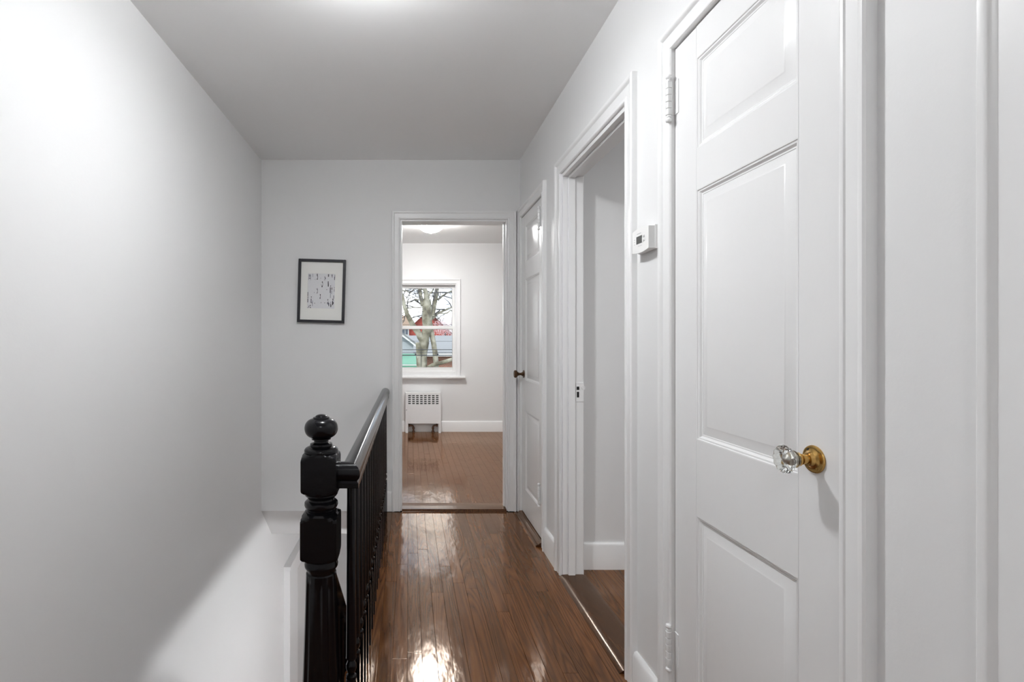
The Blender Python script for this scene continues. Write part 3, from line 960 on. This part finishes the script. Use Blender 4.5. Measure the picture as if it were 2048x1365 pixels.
def block(z0, z1, half, rin, n=26):
    """square block whose ends are turned: square cut by a circle that widens"""
    pr = []
    e = 0.017
    for k in range(n + 1):
        z = z0 + (z1 - z0) * k / n
        d = min(z - z0, z1 - z)
        s = min(1.0, d / e)
        pr.append((rin + (half * 1.4143 - rin) * math.sin(s * math.pi / 2), z))

    def rf(r_, z, thh):
        c = max(abs(math.cos(thh)), abs(math.sin(thh)))
        return min(half / c, r_)
    return pr, rf


m = MB()
fin = [(0.0475, 0.9030), (0.0482, 0.9065), (0.0478, 0.9105), (0.0445, 0.9150), (0.0370, 0.9190), (0.0310, 0.9205), (0.0318, 0.9235), (0.0310, 0.9275), (0.0260, 0.9290),
       (0.0208, 0.9310), (0.0205, 0.9365), (0.0235, 0.9380), (0.0275, 0.9395), (0.0270, 0.9415)]
for k in range(13):
    a = -1.12 + (1.12 + 1.28) * k / 12
    fin.append((0.0478 * math.cos(a) ** 0.56, 0.9712 + 0.0292 * math.sin(a)))
fin += [(0.0235, 1.0005), (0.0232, 1.0025), (0.0170, 1.0040), (0.0160, 1.0065), (0.0120, 1.0090), (0.0060, 1.0105), (0.0008, 1.0108)]
m.lathe(fin, 56, TN)
newel = None
m2 = MB(); pr, rf = block(0.786, 0.904, NH, 0.047); m2.lathe(pr, 96, TN, rf)
newel = m2.build('newel_post', M_BLACK, rail)
m.build('ball_finial', M_BLACK, newel)
m = MB()
m.lathe([(0.0440, 0.7330), (0.0445, 0.7365), (0.0400, 0.7395), (0.0405, 0.7425), (0.0455, 0.7465), (0.0478, 0.7530), (0.0472, 0.7600), (0.0425, 0.7650), (0.0380, 0.7670), (0.0375, 0.7720),
         (0.0400, 0.7750), (0.0440, 0.7790), (0.0470, 0.7830), (0.0470, 0.7865)], 56, TN)
m.build('turned_collar', M_BLACK, newel)
m = MB(); pr, rf = block(0.598, 0.7335, NH + 0.0012, 0.0455); m.lathe(pr, 96, TN, rf); m.build('lower_block', M_BLACK, newel)
m = MB()
m.lathe([(0.0400, 0.560), (0.0405, 0.566), (0.0430, 0.570), (0.0472, 0.577), (0.0480, 0.584), (0.0462, 0.591), (0.0450, 0.5985)], 56, TN)
m.build('turned_ring', M_BLACK, newel)


def flute(r_, z, thh):
    k = (thh * 8 / (2 * math.pi) + 0.5) % 1.0 - 0.5
    d = abs(k) / 0.26
    fade = min(1.0, max(0.0, (0.548 - z) / 0.012)) * min(1.0, max(0.0, (z - 0.236) / 0.012))
    return r_ - (0.006 * math.sqrt(max(0.0, 1 - d * d)) * fade if d < 1 else 0)


m = MB()
pr = [(0.0520, 0.205), (0.0560, 0.212), (0.0555, 0.222), (0.0540, 0.228)] + [(0.0545 - 0.0115 * (k / 24) ** 0.8, 0.232 + 0.326 * k / 24) for k in range(25)] + [(0.0405, 0.561)]
m.lathe(pr, 160, TN, flute)
m.build('fluted_shaft', M_BLACK, newel)
m = MB(); pr, rf = block(0.0, 0.207, 0.0575, 0.052, 20)
pr = [(0.0575 * 1.4143, 0.0)] + [p for p in pr if p[1] > 0.04]
m.lathe(pr, 96, TN, rf); m.build('base_block', M_BLACK, newel)

# handrail swept with a mitred return into the newel
HR_Z = 0.803
RP = [(-0.0225, 0.0), (0.0225, 0.0), (0.0245, 0.002), (0.0245, 0.015), (0.0225, 0.0175), (0.0205, 0.0205), (0.0230, 0.0245), (0.0275, 0.0300), (0.0295, 0.0370), (0.0290, 0.0450)]
for k in range(1, 10):
    a = math.pi * k / 10
    RP.append((0.0290 * math.cos(a) * (1 if True else 1), 0.0450 + 0.0255 * math.sin(a)))
RP += [(-0.0290, 0.0450), (-0.0295, 0.0370), (-0.0275, 0.0300), (-0.0230, 0.0245), (-0.0205, 0.0205), (-0.0225, 0.0175), (-0.0245, 0.015), (-0.0245, 0.002)]
RX = -0.168
RYc = 1.468


def sweep(prof, path):
    """horizontal polyline path [(x,y,z)], mitred"""
    m = MB(); n = len(prof); vs = []; fs = []
    P_ = [Vector(p) for p in path]
    for i, p in enumerate(P_):
        d0 = (P_[i] - P_[i - 1]).normalized() if i else None
        d1 = (P_[i + 1] - P_[i]).normalized() if i < len(P_) - 1 else None
        nrm = lambda d: Vector((d.y, -d.x, 0)).normalized()
        if d0 is None: nn = nrm(d1)
        elif d1 is None: nn = nrm(d0)
        else:
            a, b = nrm(d0), nrm(d1); nn = (a + b); nn = nn / (nn.length * nn.normalized().dot(a))
        for u, v in prof:
            vs.append(p + nn * u + Vector((0, 0, v)))
    for i in range(len(P_) - 1):
        for k in range(n):
            a = i * n + k; b = i * n + (k + 1) % n
            fs.append((a, b, b + n, a + n))
    fs += [tuple(range(n)), tuple(range((len(P_) - 1) * n, len(P_) * n))]
    m.add(vs, fs)
    return m


m = sweep(RP, [(NXC + NH - 0.002, RYc, HR_Z), (RX, RYc, HR_Z), (RX, YF, HR_Z + 0.006)])
m.build('handrail', M_BLACK, rail)


def baluster_mesh(h):
    m = MB()
    half = 0.0150
    pr, rf = block(0.0, 0.242, half, 0.0150, 16)
    pr = [(half * 1.4143, 0.0)] + [p for p in pr if p[1] > 0.04]
    m.lathe(pr, 32, None, rf)
    up = [(0.0125, 0.240), (0.0150, 0.245), (0.0150, 0.249), (0.0100, 0.252), (0.0095, 0.255), (0.0128, 0.262), (0.0155, 0.271), (0.0150, 0.280), (0.0110, 0.289), (0.0092, 0.293),
          (0.0135, 0.296), (0.0155, 0.299), (0.0150, 0.303), (0.0148, 0.312), (0.0140, 0.45), (0.0132, 0.62), (0.0125, h)]
    m.lathe(up, 20)
    me = m.mesh('baluster', 30)
    me.materials.append(M_BLACK)
    return me


BM = baluster_mesh(HR_Z + 0.002)
y = 1.484
while y < YF - 0.03:
    link('baluster', BM, rail, loc=(RX, y, 0.0005))
    y += 0.1145

# ------------------------------------------------------------------ staircase going down away from the hall
NR = 13
rise = -ZL / NR
going = 0.225
st = thing('staircase', ((XL + XE) / 2, YS + 0.03, ZL), 'enclosed flight of stairs descending left of the black railing', 'staircase')
for k in range(1, NR):
    z = -rise * k
    y0 = YS + 0.03 + going * (k - 1)
    m = MB(); m.box(XL + 0.002, XE - 0.02, y0, y0 + going + 0.024, z - 0.028, z, 0.005); m.build('tread', M_STEP, st)
    m = MB(); m.box(XL + 0.002, XE - 0.03, y0 - 0.016, y0 - 0.001, z + 0.0005, z + rise - 0.0285); m.build('riser', M_TRIM, st)
m = MB()
yy = YS + 0.03
m.prism([(yy - 0.02, -0.03), (yy + going * NR, ZL + 0.0), (yy + going * NR - 0.30, ZL + 0.0), (yy - 0.02, -0.32)], lambda u, v, t: (t, u, v), XE - 0.029, XE - 0.0205)
m.build('stringer', M_TRIM, st)

lr = thing('stair_railing', (NXC, 1.52, -0.2), 'black sloping handrail going down the stairs behind the newel post', 'railing')
slope = rise / going
hx = -0.250
ya, za = 1.512, 0.530
yb = 3.30
m = MB()
pf = [(-0.024, -0.030), (0.024, -0.030), (0.026, -0.008), (0.033, 0.004), (0.030, 0.020), (0.018, 0.032), (0, 0.036), (-0.018, 0.032), (-0.030, 0.020), (-0.033, 0.004), (-0.026, -0.008)]
n = len(pf)
vs = [(hx + u, ya, za + v) for u, v in pf] + [(hx + u, yb, za - slope * (yb - ya) + v) for u, v in pf]
fs = [(i, (i + 1) % n, n + (i + 1) % n, n + i) for i in range(n)] + [tuple(range(n)), tuple(range(n, 2 * n))]
m.add(vs, fs); m.build('handrail', M_BLACK, lr)
for k in range(1, 9):
    for q in (0.055, 0.165):
        yb_ = YS + 0.03 + going * (k - 1) + q
        if yb_ < 1.56: continue
        z0 = -rise * k
        zt = za - slope * (yb_ - ya) - 0.026
        m = MB()
        m.box(hx + 0.012 - 0.0115, hx + 0.012 + 0.0115, yb_ - 0.0115, yb_ + 0.0115, z0 + 0.0005, z0 + 0.16, 0.001)
        m.lathe([(0.0105, z0 + 0.158), (0.0135, z0 + 0.165), (0.008, z0 + 0.172), (0.0135, z0 + 0.185), (0.009, z0 + 0.205), (0.013, z0 + 0.21), (0.0115, zt)], 14, Matrix.Translation((hx + 0.012, yb_, 0)))
        m.build('baluster', M_BLACK, lr)

# doorway on the lower left wall seen past the newel
ld_ = thing('door_4', (XL, 4.3, ZL), 'white door casing on the left wall at the bottom of the stairs', kind='structure')
m = MB(); m.box(XL, XL + 0.055, 4.295, 4.60, ZL, -0.72, 0.002); m.build('side_casing', M_TRIM, ld_)
m = MB(); m.box(XL, XL + 0.055, 5.40, 5.70, ZL, -0.72, 0.002); m.build('side_casing', M_TRIM, ld_)
m = MB(); m.box(XL, XL + 0.060, 4.293, 5.702, -0.72, -0.69, 0.002); m.build('head_casing', M_TRIM, ld_)
m = MB(); m.box(XL, XL + 0.050, 4.60, 5.40, -0.85, -0.72, 0.002); m.build('lintel', M_TRIM, ld_)
m = MB(); m.box(XL, XL + 0.020, 4.602, 5.398, ZL, -0.852, 0.001); m.build('slab', M_DOOR, ld_)

# ------------------------------------------------------------------ radiator cover under the window
ry0, ry1 = 6.685, YW - 0.018
rx0, rx1, rz = -0.046, 0.421, 0.532
rd = thing('radiator_cover', ((rx0 + rx1) / 2, ry0, 0), 'small white metal radiator cover with rows of slots under the window', 'radiator')
nC, nR = 8, 5
sx0, sx1 = rx0 + 0.036, rx1 - 0.034
cwid = 0.034
pit = (sx1 - sx0 - cwid) / (nC - 1)
sz1, sz0 = rz - 0.030, rz - 0.158
rh = (sz1 - sz0) / nR
m = MB()
m.box(rx0, rx1, ry0, ry0 + 0.004, sz1, rz)
m.box(rx0, rx1, ry0, ry0 + 0.004, 0.125, sz0)
m.box(rx0, sx0, ry0, ry0 + 0.004, sz0, sz1)
for c in range(nC):
    a = sx0 + c * pit + cwid
    b = sx0 + (c + 1) * pit if c < nC - 1 else rx1
    m.box(a, b, ry0, ry0 + 0.004, sz0, sz1)
    for r_ in range(nR + 1):
        zz = sz0 + r_ * rh
        m.box(a - cwid, a, ry0, ry0 + 0.004, zz - 0.0045 if r_ else zz, min(zz + 0.0045, sz1))
fp = m.build('front_panel', M_METALW, rd)
for c in range(nC):
    for r_ in range(nR):
        a = sx0 + c * pit
        zz = sz0 + r_ * rh
        v = MB(); v.add([(a, ry0 + 0.004, zz + 0.004), (a + cwid, ry0 + 0.004, zz + 0.004), (a + cwid, ry0 + 0.016, zz + 0.008), (a, ry0 + 0.016, zz + 0.008),
                         (a, ry0 + 0.005, zz + 0.003), (a + cwid, ry0 + 0.005, zz + 0.003), (a + cwid, ry0 + 0.017, zz + 0.007), (a, ry0 + 0.017, zz + 0.007)],
                        [(0, 1, 2, 3), (7, 6, 5, 4), (0, 4, 5, 1), (2, 6, 7, 3)])
        v.build('louver', M_METALW, fp)
m = MB(); m.box(rx0, rx1, ry0 + 0.004, ry1, rz - 0.004, rz); m.build('top_panel', M_METALW, rd)
for a, b in ((rx0, rx0 + 0.004), (rx1 - 0.004, rx1)):
    m = MB(); m.box(a, b, ry0 + 0.004, ry1, 0.001, rz - 0.004); m.build('side_panel', M_METALW, rd)
for a, b in ((rx0, rx0 + 0.034), (rx1 - 0.034, rx1)):
    m = MB(); m.box(a, b, ry0, ry0 + 0.004, 0.001, 0.125); m.build('leg', M_METALW, rd)
m = MB(); m.lathe([(0.005, 0), (0.005, 0.004), (0.003, 0.006)], 12, Matrix.Translation((rx0 + 0.014, ry0, 0.305)) @ Matrix.Rotation(R(90), 4, 'X')); m.build('screw', M_DARKHOLE, rd)
m = MB(); m.box(rx0 + 0.03, rx1 - 0.03, ry0 + 0.03, ry1 - 0.01, 0.16, rz - 0.02, 0.004); m.build('convector_core', M_DARKHOLE, rd)
for xa, s in ((rx0 + 0.075, 1), (rx1 - 0.075, -1)):
    pts = [(xa, ry0 + 0.055, -0.013), (xa, ry0 + 0.055, 0.05), (xa, ry0 + 0.055, 0.07), (xa - s * 0.008, ry0 + 0.055, 0.085), (xa - s * 0.022, ry0 + 0.055, 0.092), (xa - s * 0.045, ry0 + 0.055, 0.094)]
    pts = [(xa + s * 0.03, p[1], p[2]) if i < 3 else (p[0] + s * 0.03, p[1], p[2]) for i, p in enumerate(pts)]
    m = MB(); m.tube([(p[0], p[1], max(p[2], 0.001)) for p in pts], [0.012] * 6, 12)
    m.tube([(pts[0][0], pts[0][1], 0.001), (pts[0][0], pts[0][1], 0.022)], [0.017, 0.017], 12)
    m.tube([(pts[2][0], pts[2][1], 0.048), (pts[2][0], pts[2][1], 0.066)], [0.017, 0.017], 12)
    m.tube([(pts[5][0], pts[5][1], 0.094), (pts[5][0] - s * 0.018, pts[5][1], 0.094)], [0.018, 0.018], 12)
    m.build('pipe', M_COPPER, rd)

# ------------------------------------------------------------------ outside the window
GZ = -3.4
m = MB(); m.box(-60, 60, YW + 0.2, 140, GZ - 0.2, GZ)
structure('ground', m, M_GROUND, 'ground of the yards outside the window')


def zp(zx, zy, Y):
    return px(790 + zx / 6.207, 550 + zy / 6.205, Y)


TY = 13.0
tree = thing('plane_tree', (0.45, TY, GZ), 'bare pale-barked plane tree with forked trunk outside the window', 'tree')
S = TY / F / 6.206


def limb(name, pts, wid, dy=0.0, jit=0.0, parent=None):
    P_ = [zp(x, y, TY) + Vector((0, dy * i / max(1, len(pts) - 1), 0)) for i, (x, y) in enumerate(pts)]
    # subdivide for a gently crooked limb
    Q = []; Wd = []
    for i in range(len(P_) - 1):
        for k in range(4):
            s = k / 4
            Q.append(P_[i].lerp(P_[i + 1], s) + Vector((rng.uniform(-jit, jit), rng.uniform(-jit, jit), rng.uniform(-jit, jit))))
            Wd.append((wid[i] + (wid[i + 1] - wid[i]) * s) * S / 2)
    Q.append(P_[-1]); Wd.append(wid[-1] * S / 2)
    m = MB(); m.tube(Q, Wd, 12)
    return m.build(name, M_BARK, parent or tree)


def down(x, y, zx):    # carry a trunk to the ground
    return (zx, 550 + 0)


gy = (VY + (H - GZ) * F / TY - 550) * 6.205      # ground in zoom pixels
limb('trunk', [(345, gy), (338, 1500), (335, 1155), (345, 960), (365, 830)], [190, 135, 118, 110, 120], 0, .006)
limb('trunk', [(360, 900), (375, 760), (400, 640), (402, 520), (398, 400), (392, 310)], [105, 105, 118, 132, 122, 105], 0, .004)
limb('trunk', [(430, gy), (505, 1500), (512, 1155), (500, 960), (470, 800), (440, 660), (430, 560)], [110, 78, 68, 66, 64, 70, 60], 0.1, .004)
limb('branch', [(365, 870), (300, 740), (215, 620), (150, 490), (112, 380), (80, 230), (60, 60), (70, -200)], [95, 80, 66, 56, 48, 42, 36, 20], -0.3, .006)
limb('branch', [(350, 380), (318, 270), (308, 165), (300, 40), (270, -150)], [60, 48, 44, 40, 24], 0.2, .004)
limb('branch', [(396, 330), (385, 230), (362, 160), (345, 60), (350, -120)], [80, 58, 50, 42, 26], -0.2, .004)
limb('branch', [(405, 300), (430, 240), (470, 190), (500, 120), (520, 0)], [30, 22, 18, 15, 10], -0.1, .003)
limb('branch', [(470, 520), (478, 420), (500, 320), (520, 200), (535, 110), (560, -120)], [50, 62, 60, 54, 48, 30], 0.3, .004)
limb('branch', [(470, 540), (520, 485), (610, 440), (720, 392), (850, 330)], [34, 30, 27, 22, 14], 0.5, .004)
limb('branch', [(530, 310), (580, 270), (640, 225), (720, 190), (820, 150)], [30, 25, 22, 18, 10], 0.2, .004)
limb('branch', [(540, 475), (610, 480), (655, 470), (690, 440), (740, 430)], [16, 16, 17, 14, 10], 0.2, .004)
limb('branch', [(395, 1150), (470, 1115), (580, 1085), (715, 1040), (860, 1000)], [34, 44, 48, 46, 40], -0.4, .003)
limb('branch', [(300, gy), (290, 1400), (296, 1150), (290, 960), (282, 845)], [90, 60, 58, 56, 60], -0.25, .004)
limb('branch', [(320, 410), (240, 400), (160, 415), (90, 480), (20, 520)], [14, 12, 12, 11, 7], 0.2, .004)
limb('branch', [(300, 310), (260, 308), (200, 330), (120, 335), (40, 320)], [12, 12, 11, 9, 6], 0.2, .004)
limb('branch', [(85, 195), (150, 200), (190, 218), (235, 180), (270, 90)], [14, 15, 17, 14, 9], 0.2, .004)
# fine twigs, nobody could count them
tw = MB()
trg = random.Random(5)


def twig(p, d, L, r, lev):
    pts = [p]; n = 4
    for i in range(n):
        d = (d + Vector((trg.uniform(-.45, .45), trg.uniform(-.3, .3), trg.uniform(-.4, .4)))).normalized()
        pts.append(pts[-1] + d * L / n)
    tw.tube(pts, [r * (1 - 0.7 * i / n) for i in range(n + 1)], 4, False)
    if lev > 0:
        for i in (1, 2, 3, 4):
            if trg.random() < 0.85:
                dd = (d + Vector((trg.uniform(-1, 1), trg.uniform(-.6, .6), trg.uniform(-1, .8)))).normalized()
                twig(pts[i], dd, L * trg.uniform(.45, .7), r * .55, lev - 1)


for (x, y) in [(90, 330), (140, 480), (110, 200), (300, 180), (340, 100), (430, 230), (500, 300), (560, 290), (620, 430), (650, 220), (690, 200), (700, 400),
               (160, 410), (230, 400), (200, 330), (240, 310), (190, 215), (240, 170), (640, 470), (690, 440), (600, 260), (520, 120), (120, 100), (430, 60),
               (600, 60), (660, 90), (240, 60), (700, 300), (560, 440), (100, 500), (170, 540)]:
    p = zp(x, y, TY + trg.uniform(-.1, .3))
    d = Vector((trg.uniform(-1, 1), trg.uniform(-.4, .4), trg.uniform(-.5, .7))).normalized()
    twig(p, d, trg.uniform(.35, .75), trg.uniform(.011, .019), 2)
o = tw.build('twigs', M_TWIG, tree); o['kind'] = 'stuff'

# overhead cables
for i, (zy, th_, Y) in enumerate([(408, 5, 14.2), (436, 5, 14.3), (620, 5, 14.2), (825, 4, 14.3), (930, 9, 12.0), (965, 5, 11.9), (1000, 12, 12.0)]):
    a = px(818, 550 + zy / 6.205, Y)
    r_ = th_ * Y / F / 6.206 / 2
    pts = [(x, Y, a.z + 0.0012 * x * x - (0.004 * x if i % 2 else 0)) for x in [-8.925 + k * 1.4875 for k in range(13)]]
    m = MB(); m.tube(pts, [r_] * 13, 8)
    o = m.build('power_cable', M_WIRE)
    o['label'] = ['thin upper cable crossing the sky, highest in the window', 'thin upper cable just under the highest one', 'thin cable crossing just above the window meeting rail',
                  'faint cable across the grey shingle roof', 'dark cable above the thickest one, crossing both trunks', 'thin cable between the two dark lower cables', 'thickest black cable, lowest in the window'][i]
    o['category'] = 'cable'
    o['group'] = 'overhead cables outside the window'
    if i == 6:
        for xk in (255, 530):
            q = zp(xk, 995, Y)
            m = MB(); m.lathe([(0.012, -0.02), (0.02, -0.005), (0.02, 0.01), (0.008, 0.022)], 10, Matrix.Translation((q.x, q.y, q.z + 0.012))); m.build('clamp', M_WIRE, o)

for sx, wl_ in ((-9.0, 'left'), (9.0, 'right')):
    up_ = thing('utility_pole', (sx, 13.1, GZ), 'wooden utility pole carrying the cables, out of view on the ' + wl_, 'pole')
    m = MB(); m.tube([(sx, 13.1, GZ), (sx, 13.1, 3.4)], [0.15, 0.11], 12); m.build('post', M_TWIG, up_)
    sg = 1 if sx > 0 else -1
    for zz in (0.35, 2.85):
        m = MB(); m.box(sx - 0.05, sx + 0.05, 11.8, 14.4, zz, zz + 0.12); m.build('crossarm', M_TWIG, up_)
    for yq in (11.95, 14.25):
        m = MB(); m.box(sx - 0.03, sx + 0.03, yq - 0.3, yq + 0.3, 0.47, 2.85); m.build('insulator_rack', M_TWIG, up_)

# red house with the white-trimmed gable
HY = 60.0
hp = lambda x, y: px(x, y, HY)
ap = hp(855.8, 619.5)
hw = 45.0 * HY / F
ev = ap.z - hw * 0.95
rhs = thing('red_house', (ap.x, HY, GZ), 'red sided house with white-edged gable behind the plane tree', 'house')
m = MB(); m.prism([(ap.x - hw, GZ), (ap.x + hw, GZ), (ap.x + hw, ev), (ap.x, ap.z), (ap.x - hw, ev)], lambda u, v, t: (u, t, v), HY, HY + 8); m.build('wall', M_RED, rhs)
for s in (-1, 1):
    e = 0.5
    a = Vector((ap.x, 0, ap.z + 0.10)); b = Vector((ap.x + s * (hw + e), 0, ev - e * 0.95 + 0.10))
    m = MB(); m.prism([(a.x, a.z), (b.x, b.z), (b.x, b.z + 0.28), (a.x, a.z + 0.28)], lambda u, v, t: (u, t, v), HY - 0.35, HY + 8.2); m.build('roof_slope', M_SHINGLE, rhs)
    m = MB(); m.prism([(a.x, a.z - 0.22), (b.x, b.z - 0.22), (b.x, b.z + 0.30), (a.x, a.z + 0.30)], lambda u, v, t: (u, t, v), HY - 0.50, HY - 0.352); m.build('rake_board', M_WHITE, rhs)
a = hp(822, 660); b = hp(832, 670)
# wing to the right of the gable
m = MB(); q0 = hp(898, 655); m.box(ap.x + hw + 0.01, ap.x + hw + 9, HY + 1.0, HY + 7, GZ, q0.z); m.build('wing', M_RED, rhs)
m = MB(); m.prism([(HY + 0.6, q0.z), (HY + 4, q0.z + 2.0), (HY + 7.4, q0.z)], lambda u, v, t: (t, u, v), ap.x + hw + 0.55, ap.x + hw + 9.3); m.build('wing_roof', M_WHITE, rhs)

# house part with the small window at the far left
HY2 = 52.0
q0 = px(818, 655, HY2)
th2 = thing('tan_house', (q0.x - 2, HY2, GZ), 'tan house with white-framed window left of the red house', 'house')
m = MB(); m.box(q0.x - 8, q0.x, HY2, HY2 + 7, GZ, q0.z); m.build('wall', M_WHITE, th2)
m = MB(); m.prism([(HY2 - 0.4, q0.z), (HY2 + 3.5, px(818, 628, HY2).z), (HY2 + 7.4, q0.z)], lambda u, v, t: (t, u, v), q0.x - 8.3, q0.x + 0.2); m.build('roof', M_TAN, th2)
for k in range(2):
    a = px(804.5 + k * 6.5, 659.5, HY2); b = px(809.5 + k * 6.5, 669.5, HY2)
    m = MB(); m.box(a.x - 0.05, b.x + 0.05, HY2 - 0.06, HY2, b.z - 0.05, a.z + 0.05); fr_ = m.build('window', M_WHITE, th2)
    m = MB(); m.box(a.x, b.x, HY2 - 0.08, HY2 - 0.061, b.z, a.z); m.build('pane', M_DARKWIN, fr_)

# long garage with the grey shingle roof and brick wall
BY = 25.0
e0 = px(818, 706, BY); r0 = px(818, 671.5, 31.0)
gr = thing('brick_garage', (2.0, BY, GZ), 'long brick garage under a grey shingle roof behind the tree', 'garage')
m = MB(); m.box(-6.0, 9.0, BY, BY + 11.6, GZ, e0.z - 0.12); m.build('brick_wall', M_BRICK, gr)
m = MB(); m.prism([(BY - 0.35, e0.z - 0.12), (BY - 0.35, e0.z), (31.0, r0.z), (37.0, e0.z), (37.0, e0.z - 0.12)], lambda u, v, t: (t, u, v), -6.2, 9.2); m.build('roof', M_SHINGLE, gr)
m = MB(); m.box(-6.2, 9.2, BY - 0.47, BY - 0.352, e0.z - 0.16, e0.z - 0.03); m.build('gutter', M_WHITE, gr)

# pale sided gable at the left
PY = 21.0
a = px(803, 669, PY); b = px(832.5, 691.5, PY)
dx = b.x - a.x; dz = a.z - b.z
apx = Vector((a.x - dx * 1.3, PY, a.z + dz * 1.3))
ps = thing('pale_garage', (apx.x, PY, GZ), 'pale blue-white sided garage gable at the lower left of the window', 'garage')
rx = b.x - 0.12
m = MB(); m.prism([(2 * apx.x - rx, GZ), (rx, GZ), (rx, b.z + 0.06), (apx.x, apx.z - 0.03), (2 * apx.x - rx, b.z + 0.06)], lambda u, v, t: (u, t, v), PY, PY + 3.4); m.build('wall', M_WHITESID, ps)
for s in (-1, 1):
    bx = apx.x + s * (b.x - apx.x)
    m = MB(); m.prism([(apx.x, apx.z - 0.06), (bx, b.z - 0.06), (bx, b.z + 0.03), (apx.x, apx.z + 0.03)], lambda u, v, t: (u, t, v), PY - 0.25, PY - 0.001); m.build('rake_board', M_WHITE, ps)
    m = MB(); m.prism([(apx.x, apx.z + 0.031), (bx, b.z + 0.031), (bx, b.z + 0.10), (apx.x, apx.z + 0.10)], lambda u, v, t: (u, t, v), PY - 0.28, PY + 3.5); m.build('roof_slope', M_SHINGLE, ps)

# mint green canopy below it
MY = 18.5
a = px(780, 713.5, MY); b = px(833, 736, MY)
mc = thing('canopy', (a.x, MY, GZ), 'mint green canvas canopy at the bottom left of the window', 'canopy')
m = MB(); m.prism([(MY, b.z + 0.13), (MY, b.z + 0.10), (MY + 1.9, a.z - 0.02), (MY + 1.9, a.z + 0.05)], lambda u, v, t: (t, u, v), a.x - 2, b.x); m.build('canvas', M_MINT, mc)
m = MB(); m.box(a.x - 2, b.x, MY - 0.02, MY - 0.001, b.z - 0.25, b.z + 0.10); m.build('valance', M_MINT, mc)
m = MB(); m.box(a.x - 2, b.x, MY - 0.035, MY - 0.021, b.z + 0.085, b.z + 0.115); m.build('front_bar', M_WHITE, mc)
for xx in (a.x - 1.95, b.x - 0.05):
    m = MB(); m.box(xx - 0.03, xx + 0.03, MY + 0.03, MY + 0.09, GZ, b.z + 0.09); m.build('post', M_WHITE, mc)

# blossoming tree in front of the red house
KY = 42.0
c = px(892, 655, KY)
bt_ = thing('blossom_tree', (c.x, KY, GZ), 'pink and white blossoming tree before the right half of the red house', 'tree')
m = MB(); m.tube([(c.x, KY, GZ), (c.x + 0.1, KY, GZ + 1.4), (c.x - 0.05, KY + 0.1, c.z - 0.4)], [0.16, 0.13, 0.07], 8); m.build('trunk', M_TWIG, bt_)
m = MB()
for k in range(1500):
    while True:
        u = Vector((trg.uniform(-1, 1), trg.uniform(-1, 1), trg.uniform(-1, 1)))
        if u.length < 1: break
    p = Vector((c.x + u.x * 1.15, KY + u.y * 0.8, c.z - 0.05 + u.z * 0.95))
    s = trg.uniform(.018, .045)
    a_ = Vector((trg.uniform(-1, 1), trg.uniform(-1, 1), trg.uniform(-1, 1))).normalized() * s
    b_ = a_.orthogonal().normalized() * s
    c_ = a_.cross(b_).normalized() * s * 0.6
    m.add([p + a_, p + b_, p - a_, p - b_, p + c_, p - c_], [(0, 1, 4), (1, 2, 4), (2, 3, 4), (3, 0, 4), (1, 0, 5), (2, 1, 5), (3, 2, 5), (0, 3, 5)])
o = m.build('blossom', M_BLOSSOM, bt_); o['kind'] = 'stuff'
